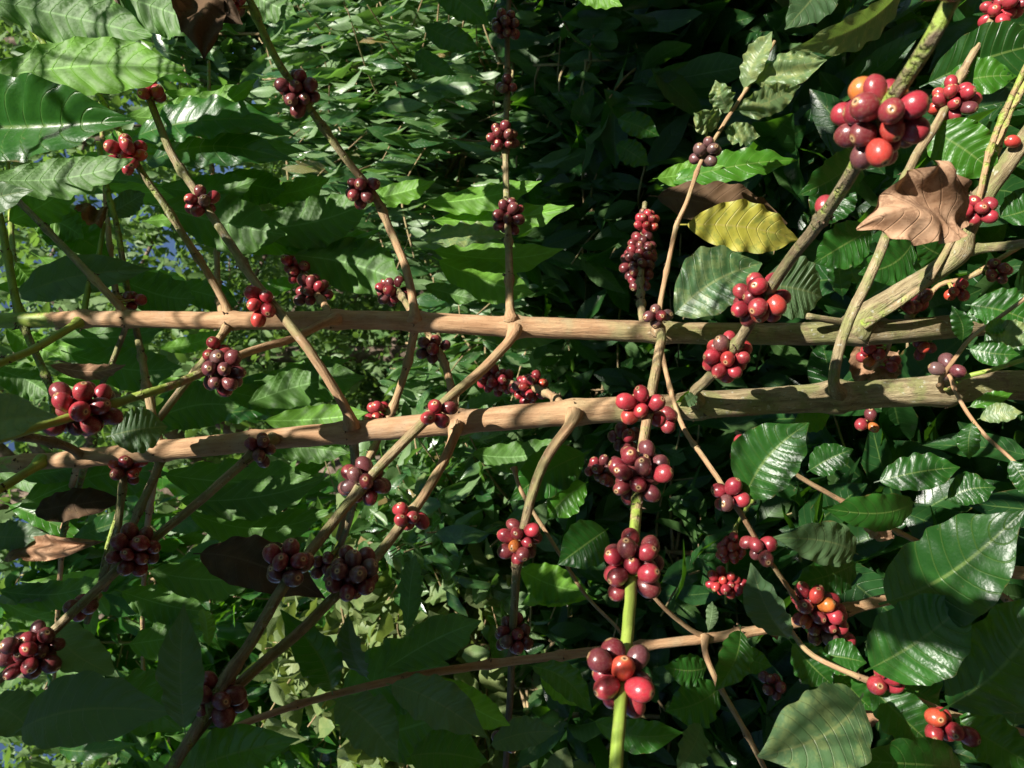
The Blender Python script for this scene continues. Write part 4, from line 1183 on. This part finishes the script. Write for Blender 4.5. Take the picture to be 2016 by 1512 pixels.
l(D, 1555, 1262, 1640, 1350, 74, .70, .68, 15, 'leaf', 1)
l(D, 1705, 1345, 1850, 1480, 92, .63, .60, 12, 'leaf', 1, wave=.03)
l(D, 1730, 1310, 1850, 1400, 110, .68, .67, 5, 'leaf', 1)
l(D, 1610, 1290, 1706, 1305, 70, .70, .68, 20, 'leaf', 1)
l(D, 1900, 1510, 1670, 1496, 100, .58, .55, 12, 'leaf', 1)
l(D, 1870, 1410, 2040, 1512, 100, .62, .58, 15, 'leaf', 1)
l(D, 1930, 1400, 1985, 1300, 70, .66, .64, 12, 'leaf', 1)
l(D, 1640, 1310, 1720, 1400, 60, .72, .7, 20, 'leaf', 1)
l(D, 1462, 990, 1592, 832, 128, .66, .64, 5, 'leaf', 1, round_=1, wave=.03)
l(D, 1805, 985, 1618, 1000, 72, .72, .68, 10, 'leaf', 1)
l(D, 1560, 832, 1634, 818, 50, .80, .79, 10, 'fresh', 1)
l(D, 1588, 930, 1680, 884, 62, .78, .76, 5, 'leaf', 1)
l(D, 1720, 950, 1890, 920, 76, .80, .78, 15, 'leaf', 1)
l(D, 1860, 985, 1960, 960, 66, .80, .78, 10, 'leaf', 1)
l(D, 1690, 1010, 1760, 1060, 50, .76, .76, 20, 'dead', 1, crumple=.08, name='dead_leaf')
l(D, 1690, 1350, 1710, 1440, 46, .72, .72, 10, 'dead', 1, crumple=.06, name='dead_leaf')
l(D, 1508, 1170, 1530, 1260, 40, .78, .78, 10, 'dead', 1, crumple=.05, name='dead_leaf')
b(D, 'd2', [P(2120, 1475, .67), P(2050, 1250, .80), P(1900, 1120, .84), P(1700, 1010, .82), P(1560, 930, .80), P(1500, 880, .80), P(1450, 850, .82)], 4.0, 2.4, .1, .2)
c(D, 1468, 888, 9, .76, 'bright', 7.2)
c(D, 1708, 828, 4, .86, 'deep', 7.4, axis=None)
b(D, 'd3', [P(1560, 930, .80), P(1480, 990, 1.0), P(1440, 1060, 1.15), P(1430, 1130, 1.2), P(1428, 1190, 1.22)], 3.0, 2.2, .6, .6)
c(D, 1438, 1082, 22, 1.10, 'bright', 7.2, spread=1.8, split=False)
c(D, 1428, 1148, 22, 1.14, 'bright', 7.2, spread=1.6, split=False)
c(D, 1185, 925, 14, .92, 'dark', 7.0, split=False)
c(D, 1230, 865, 8, .80, 'dark', 7.0, split=False)

# ---------------------------------------------------------------- bushes behind, ground cover, far trees
GB = 'coffee bushes behind the two stems'
def wp(px, py, d):
    return P(px, py, d)
def bush(px, py, d, h, rad, ns, mat, ln, wd, seed, label, **kw):
    q = P(px, py, d)
    return shrub('coffee_bush', label, 'coffee bush', (q[0], d, 0), h, rad, ns, mat, ln, wd, seed, GB, **kw)


bush(800, 250, 2.3, 1.75, .62, 800, 'hedge', .095, .028, 101, 'tall sunlit bush with drooping leaves, top left of centre behind the cherry branches', droop=3.2, per=6)
bush(640, -140, 2.9, 2.0, .62, 520, 'hedge', .095, .028, 102, 'tall sunlit bush at the top edge left of centre', droop=3.0, per=6)
bush(900, 640, 2.2, 1.45, .50, 480, 'hedge', .09, .03, 103, 'sunlit bush seen between the two bare stems', droop=2.4, per=5)
bush(800, 1020, 2.0, 1.55, .50, 480, 'hedge', .085, .033, 104, 'bright glossy bush below the lower bare stem', droop=.9)
bush(650, 1330, 1.9, 1.75, .52, 420, 'vine', .075, .042, 105, 'pale yellowish leafy bush at the bottom left of centre', droop=.6)
bush(1150, 60, 1.85, 1.25, .55, 230, 'shadetoned', .13, .042, 106, 'dark shaded bush at the top centre', droop=1.6)
bush(1300, 430, 2.0, 1.1, .55, 230, 'shadetoned', .12, .042, 107, 'dark shaded bush behind the yellow leaf', droop=1.4)
bush(1450, 60, 1.7, .95, .5, 180, 'shadetoned', .13, .046, 108, 'deep shaded bush behind the mottled young leaves', droop=1.4)
bush(1250, 830, 1.8, 1.0, .45, 200, 'shadetoned', .11, .04, 109, 'dark bush behind the gap between the bare stems right of centre', droop=1.2)
bush(1200, 1180, 1.6, .95, .45, 200, 'shadetoned', .11, .042, 110, 'dark bush behind the green cherry branch, bottom centre', droop=1.1)
bush(1750, 560, 1.35, .50, .36, 70, 'shadetoned', .14, .056, 111, 'knee-high glossy bush behind the forked side stem', droop=.4)
bush(1700, 300, 1.45, .60, .40, 80, 'shadetoned', .15, .058, 112, 'knee-high glossy bush behind the large tan dead leaf', droop=.5)
bush(1650, 950, 1.3, .52, .34, 70, 'shadetoned', .13, .054, 113, 'knee-high glossy bush below the cracked end of the lower stem', droop=.4)
bush(1500, 1450, 1.2, .65, .36, 90, 'shadetoned', .12, .05, 114, 'shaded leafy bush at the bottom edge right of centre', droop=.5)
bush(1900, 1150, 1.05, .36, .28, 50, 'shadetoned', .13, .056, 115, 'low dark bush behind the broad leaves at the lower right', droop=.3)
bush(950, 1500, 1.5, 1.0, .40, 150, 'shadetoned', .11, .042, 116, 'dark bush at the bottom edge in the middle', droop=.9)


bush(260, 1290, 2.5, 2.75, .60, 420, 'leaf', .13, .045, 117, 'tall broad-leaved bush in the background at the lower left', droop=1.2, per=5, zlo=.35)
bush(330, 60, 3.0, 2.7, .60, 300, 'hedge', .13, .045, 118, 'tall loose bush in the background at the upper left', droop=1.2, per=5, zlo=.3)
for k, (x, y, hh) in enumerate(((-1.5, -1.2, 2.1), (-.5, -1.7, 2.0), (.6, -1.8, 2.0), (1.7, -1.5, 1.9), (-2.0, 0.2, 2.4), (2.4, 0.1, 1.6))):  # unseen bushes added round the viewer to block low sky light
    shrub('coffee_bush', 'added unseen coffee bush behind the viewer, screening the sky', 'coffee bush', (x, y, 0), hh, .7, 150, 'leaf', .20, .085, 301 + k, 'added sky-screening bushes behind the viewer', droop=.7, per=4)


def far_tree(label, x, y, h, crown_r, n_sh, seed, mat='far', ln=.12, wd=.055, lean=0.0, r0=.09, crown_lo=.35, name='tree', per=6, group='trees in the distance'):
    rg = np.random.default_rng(seed)
    loc = np.array([x, y, 0.0])
    t = thing(name, label, 'tree', loc, group)
    top = loc + np.array([lean, 0.2, h])
    tr = [loc, loc + np.array([lean * .2, 0.05, h * .33]), loc + np.array([lean * .6, .1, h * .66]), top]
    woody('trunk', t, loc, [(tr, r0, r0 * .25)], M['trunk'], 14)
    segs, shoots = [], []
    for k in range(16):
        f = crown_lo + (1 - crown_lo) * (k + rg.uniform(0, .8)) / 16
        c0 = loc + (top - loc) * f
        a = rg.uniform(0, 6.28)
        rr = crown_r * rg.uniform(.6, 1.1) * math.sqrt(max(.2, 1 - ((f - .6) / .5) ** 2))
        e = c0 + np.array([math.cos(a) * rr, math.sin(a) * rr, rr * rg.uniform(.1, .7)])
        segs.append(([c0, (c0 + e) / 2 + np.array([0, 0, -.06 * rr]), e], r0 * .3, r0 * .06))
        for _ in range(n_sh // 16):
            g = rg.uniform(.25, 1.05)
            s0 = c0 + (e - c0) * g + rg.normal(size=3) * rr * .16
            shoots.append((s0, s0 + rg.normal(size=3) * .16 * crown_r + np.array([0, 0, -.05])))
    woody('limbs', t, loc, segs, M['trunk'], 7)
    leaf_bulk('crown', M[mat], *shoot_leaves(shoots, .5, per, .03, ln, wd, rg, .8), parent=t, base=loc, rows=4, cols=2, seed=seed)
    return t


far_tree('thick-trunked tree in the distance, its bare trunk showing past the lower stem', -0.62, 5.6, 5.2, 2.0, 560, 201, r0=.25, crown_lo=.5, lean=-.3)
far_tree('feathery sunlit tree far off behind the left ends of the two stems', 0.3, 7.5, 6.5, 2.0, 900, 202, r0=.12, crown_lo=.15)
far_tree('sunlit tree far off behind the upper left leaves', 2.2, 6.5, 6.0, 1.9, 800, 203, r0=.11, crown_lo=.15)
far_tree('tall tree far off at the top left corner', 4.0, 8.5, 8.0, 2.4, 800, 204, r0=.14, crown_lo=.15)
far_tree('sunlit tree far off at the bottom left', -2.3, 6.5, 5.6, 1.9, 950, 205, r0=.12, crown_lo=.12)
far_tree('low distant tree behind the thick trunk', -1.0, 9.0, 4.8, 2.2, 1200, 206, r0=.12, crown_lo=.1)
far_tree('low distant tree behind the sunlit bushes', 1.2, 9.5, 4.4, 2.2, 1200, 207, r0=.12, crown_lo=.1)
far_tree('dense tall tree on the skyline behind the upper stem', 0.9, 13.0, 5.2, 2.8, 1300, 208, r0=.2, crown_lo=.1, ln=.2, wd=.1)
far_tree('dense tall tree on the skyline behind the gap between the stems', -1.6, 14.0, 5.2, 2.8, 1300, 209, r0=.2, crown_lo=.1, ln=.2, wd=.1)
far_tree('dense tall tree on the skyline at the upper left', 4.6, 14.0, 5.2, 3.0, 1300, 210, r0=.2, crown_lo=.1, ln=.2, wd=.1)
far_tree('dense tall tree on the skyline at the lower left', -5.2, 13.0, 5.2, 3.0, 1300, 211, r0=.2, crown_lo=.1, ln=.2, wd=.1)

# ---------------------------------------------------------------- added unseen tree over the viewer, its sprays placed to throw the dappled shade
def added_shade_tree():
    rg = np.random.default_rng(77)
    loc = np.array([-1.9, -1.3, 0.0])
    t = thing('added_shade_tree', 'unseen added tree whose leaf sprays shade the coffee plants', 'tree', loc)
    crown = loc + np.array([.5, .2, 3.4])
    segs = [([loc, loc + np.array([.05, .05, 1.3]), crown, crown + np.array([-.1, .1, 1.2])], .12, .03)]
    pos, dr, nr, L, Wd = [], [], [], [], []
    # (picture point, distance, radius of the leafy spray, number of leaves)
    T = SHADE
    for px, py, d, r, n in T:
        q = P(px, py, d)
        for tt in np.arange(.5, 4.0, .1):
            c0 = q + SUN * tt
            m = r + .10
            if c0[1] < -m - .02 or c0[0] - m > .58 * (c0[1] + m) or c0[2] - CAMZ - m > .76 * (c0[1] + m):
                break
        mid_ = (crown + c0) / 2 + np.array([0, 0, .35])
        segs.append(([crown, mid_, c0 + SUN * .05], .0045, .002))
        a = unit(np.cross(SUN, [0, 0, 1.0]))
        bb = np.cross(SUN, a)
        for k in range(n):
            rr, th = r * math.sqrt(rg.uniform()), rg.uniform(0, 6.28)
            e = a * math.cos(th) + bb * math.sin(th)
            pos.append(c0 + e * rr + SUN * rg.normal() * .05)
            dr.append(e + rg.normal(size=3) * .6)
            nr.append(SUN + rg.normal(size=3) * .35)
            s_ = rg.uniform(.7, 1.2)
            L.append(.11 * s_)
            Wd.append(.048 * s_)
        for k in range(2):
            th = rg.uniform(0, 6.28)
            e = c0 + (a * math.cos(th) + bb * math.sin(th)) * r
            segs.append(([c0 + SUN * .05, (c0 + e) / 2, e], .0022, .001))
    for k in range(1500):  # extra leaf canopy overhead, added to cut the sky light
        c0 = np.array([rg.uniform(-1.3, 1.7), rg.uniform(1.0, 2.6), 0])
        c0[2] = 1.25 + .74 * c0[1] + rg.uniform(0, .5)
        pos.append(c0)
        dr.append(np.array([rg.normal(), rg.normal(), -.4]))
        nr.append(np.array([0, 0, 1.0]) + rg.normal(size=3) * .4)
        s_ = rg.uniform(.8, 1.3)
        L.append(.15 * s_)
        Wd.append(.062 * s_)
    woody('trunk', t, loc, segs, M['trunk'], 8)
    pos, dr, nr, L, Wd = (np.array(q) for q in (pos, dr, nr, L, Wd))
    # leaves left out along the sun's rays so chosen spots stay lit
    a = unit(np.cross(SUN, [0, 0, 1.0]))
    fr = np.stack([a, np.cross(SUN, a)], 1)
    mid_ = pos + dr / np.linalg.norm(dr, axis=1)[:, None] * L[:, None] * .5
    keep = np.ones(len(pos), bool)
    for px, py, d, r in GAPS:
        keep &= np.linalg.norm((mid_ - P(px, py, d)) @ fr, axis=1) > r + .034
    print('shade leaves', keep.sum(), 'of', len(keep))
    leaf_bulk('crown', M['leaf'], pos[keep], dr[keep], nr[keep], L[keep], Wd[keep], parent=t, base=loc, seed=4)


SHADE = [
    # lower left, near
    (60, 1280, .64, .10, 26), (260, 1100, .68, .09, 20), (340, 1400, .55, .14, 40), (120, 1450, .58, .12, 34), (560, 1140, .6, .08, 16), (690, 1130, .62, .07, 14), (450, 1300, .56, .08, 16),
    (716, 950, .69, .055, 9), (480, 1120, .72, .05, 8),
    # sapling leaves, bottom
    (700, 1400, .64, .12, 30), (860, 1360, .66, .12, 28), (1010, 1300, .74, .10, 20),
    # upper left
    (90, 60, .75, .10, 16), (580, 150, .78, .06, 10), (712, 370, .84, .05, 8),
    (1000, 150, 1.0, .10, 16), (990, 330, .97, .07, 10),
    # left stretches of the stems
    (60, 630, .83, .05, 7), (460, 870, .76, .05, 7), (230, 900, .77, .04, 5), (600, 855, .76, .04, 5), (1560, 660, .83, .06, 8), (1500, 800, .76, .06, 8),
    # bottom right, near
    (1800, 1250, .56, .14, 40), (1650, 1180, .72, .12, 30), (1960, 1300, .56, .12, 32), (1900, 1460, .6, .12, 28), (1600, 1100, .7, .08, 14), (1760, 1420, .62, .10, 20),
    (1257, 925, .6, .05, 22), (1250, 1115, .54, .05, 22), (1272, 1340, .47, .03, 8), (1195, 920, .9, .05, 10),
    # behind: the dark side
    (1150, 100, 1.8, .30, 90), (1350, 120, 1.7, .30, 90), (1500, 300, 1.6, .30, 80), (1300, 430, 1.9, .30, 80), (1120, 520, 1.9, .22, 44), (1300, 750, 1.75, .28, 70), (1100, 950, 1.6, .2, 36),
    (1300, 1000, 1.6, .3, 80), (1200, 1250, 1.5, .3, 80), (1450, 1300, 1.2, .25, 60), (1000, 1450, 1.4, .2, 40), (1600, 60, 1.5, .25, 50), (1450, 600, 1.7, .25, 60), (1800, 420, 1.4, .12, 16),
    (1850, 900, 1.2, .15, 30), (1740, 900, .8, .06, 10), (1860, 940, .8, .07, 12), (1700, 560, .9, .05, 6), (1620, 520, .9, .06, 8), (1640, 400, .95, .07, 10), (1900, 640, .8, .05, 8), (1700, 980, 1.2, .2, 40), (1700, 350, 1.4, .2, 40), (1550, 200, 1.6, .3, 60), (1250, 250, 1.8, .3, 70), (1150, 780, 1.7, .2, 40), (1400, 950, 1.6, .25, 60), (1350, 1150, 1.4, .25, 60), (1450, 900, 1.6, .25, 60),
]
def line(x0, y0, d0, x1, y1, d1, r, n):
    return [(x0 + (x1 - x0) * k / (n - 1), y0 + (y1 - y0) * k / (n - 1), d0 + (d1 - d0) * k / (n - 1), r) for k in range(n)]


GAPS = (line(170, 630, .83, 1400, 655, .82, .012, 40) + line(720, 846, .76, 1340, 798, .76, .014, 22) + line(1580, 782, .76, 1960, 765, .76, .012, 14) + line(200, 900, .77, 420, 876, .76, .008, 6)
        + line(1000, 665, .79, 800, 870, .7, .012, 10) + line(690, 830, .75, 450, 480, .76, .012, 14) + line(1122, 838, .74, 1034, 1030, .74, .012, 8)
        + line(1600, 450, .52, 1880, 0, .36, .02, 10) + line(1560, 500, .56, 1430, 720, .67, .02, 8) + line(1652, 690, .71, 1985, -20, .82, .02, 16) + line(1700, 625, .83, 2016, 272, .76, .02, 12)
        + line(1302, 690, .78, 1500, 1082, .68, .012, 12) + line(1300, 600, .79, 1520, 80, .87, .012, 14) + line(1285, 740, .7, 1260, 840, .66, .02, 4) + line(1253, 990, .6, 1250, 1020, .59, .012, 2)
        + line(1240, 1190, .51, 1232, 1250, .49, .01, 2) + line(1170, 1280, .46, 1190, 1350, .46, .012, 3) + line(1620, 1360, .53, 1560, 1460, .53, .035, 3)
        + line(1330, 1265, .735, 1510, 1236, .755, .01, 4) + line(1880, 770, .7, 1990, 900, .67, .02, 5) + line(1890, 700, .7, 2016, 690, .69, .03, 4)
        + [(980, 750, 1.12, .05), (1042, 765, 1.03, .05), (1438, 1082, 1.1, .03), (1428, 1148, 1.14, .03), (1272, 436, 1.1, .03), (1742, 228, .405, .05), (1790, 400, .59, .06), (1720, 440, .59, .03), (1450, 470, .84, .06), (1400, 460, .84, .05), (1520, 475, .84, .05), (1380, 235, .84, .04), (1440, 180, .85, .04), (1520, 140, .85, .05),
           (1590, 120, .85, .03), (1620, 60, .8, .05), (1700, 20, .8, .05), (1400, 580, .78, .05), (1560, 570, .71, .05), (1930, 130, .82, .07), (1880, 280, .79, .05), (1875, 195, .785, .04), (1975, 15, .81, .04),
           (1520, 900, .65, .045), (1490, 960, .65, .03), (1950, 1040, .54, .03), (1900, 1030, .55, .02), (1640, 910, .77, .03), (1437, 975, .655, .03), (1470, 890, .8, .02),
           (130, 285, .64, .03), (60, 290, .64, .03), (200, 285, .64, .025), (420, 150, .9, .04), (350, 170, .9, .03), (960, 520, 1.0, .05), (900, 520, 1.0, .04), (1000, 400, 1.0, .04), (920, 400, 1.0, .04), (1050, 480, 1., .03),
           (780, 375, .9, .03), (640, 460, .94, .03), (720, 460, .94, .03), (600, 815, .83, .04), (660, 812, .83, .03), (520, 600, .735, .02), (428, 690, .8, .016), (252, 305, .775, .02), (395, 400, .77, .012),
           (162, 780, .58, .015), (252, 922, .765, .012), (798, 1022, .68, .02), (46, 1290, .62, .010), (160, 1090, .78, .02), (1020, 1055, .735, .01), (1135, 1070, .74, .012), (100, 740, .94, .03), (60, 570, .93, .03), (330, 250, .93, .02)]
        + [(x, y, 2.3, .10) for x in range(500, 1000, 60) for y in range(0, 600, 60)] + [(x, y, 2.2, .08) for x in range(450, 900, 60) for y in range(640, 800, 50)]
        + [(x, y, 2.0, .08) for x in range(760, 980, 50) for y in range(880, 1220, 50)] + [(x, y, 1.9, .08) for x in range(470, 900, 50) for y in range(1130, 1500, 50)])
added_shade_tree()
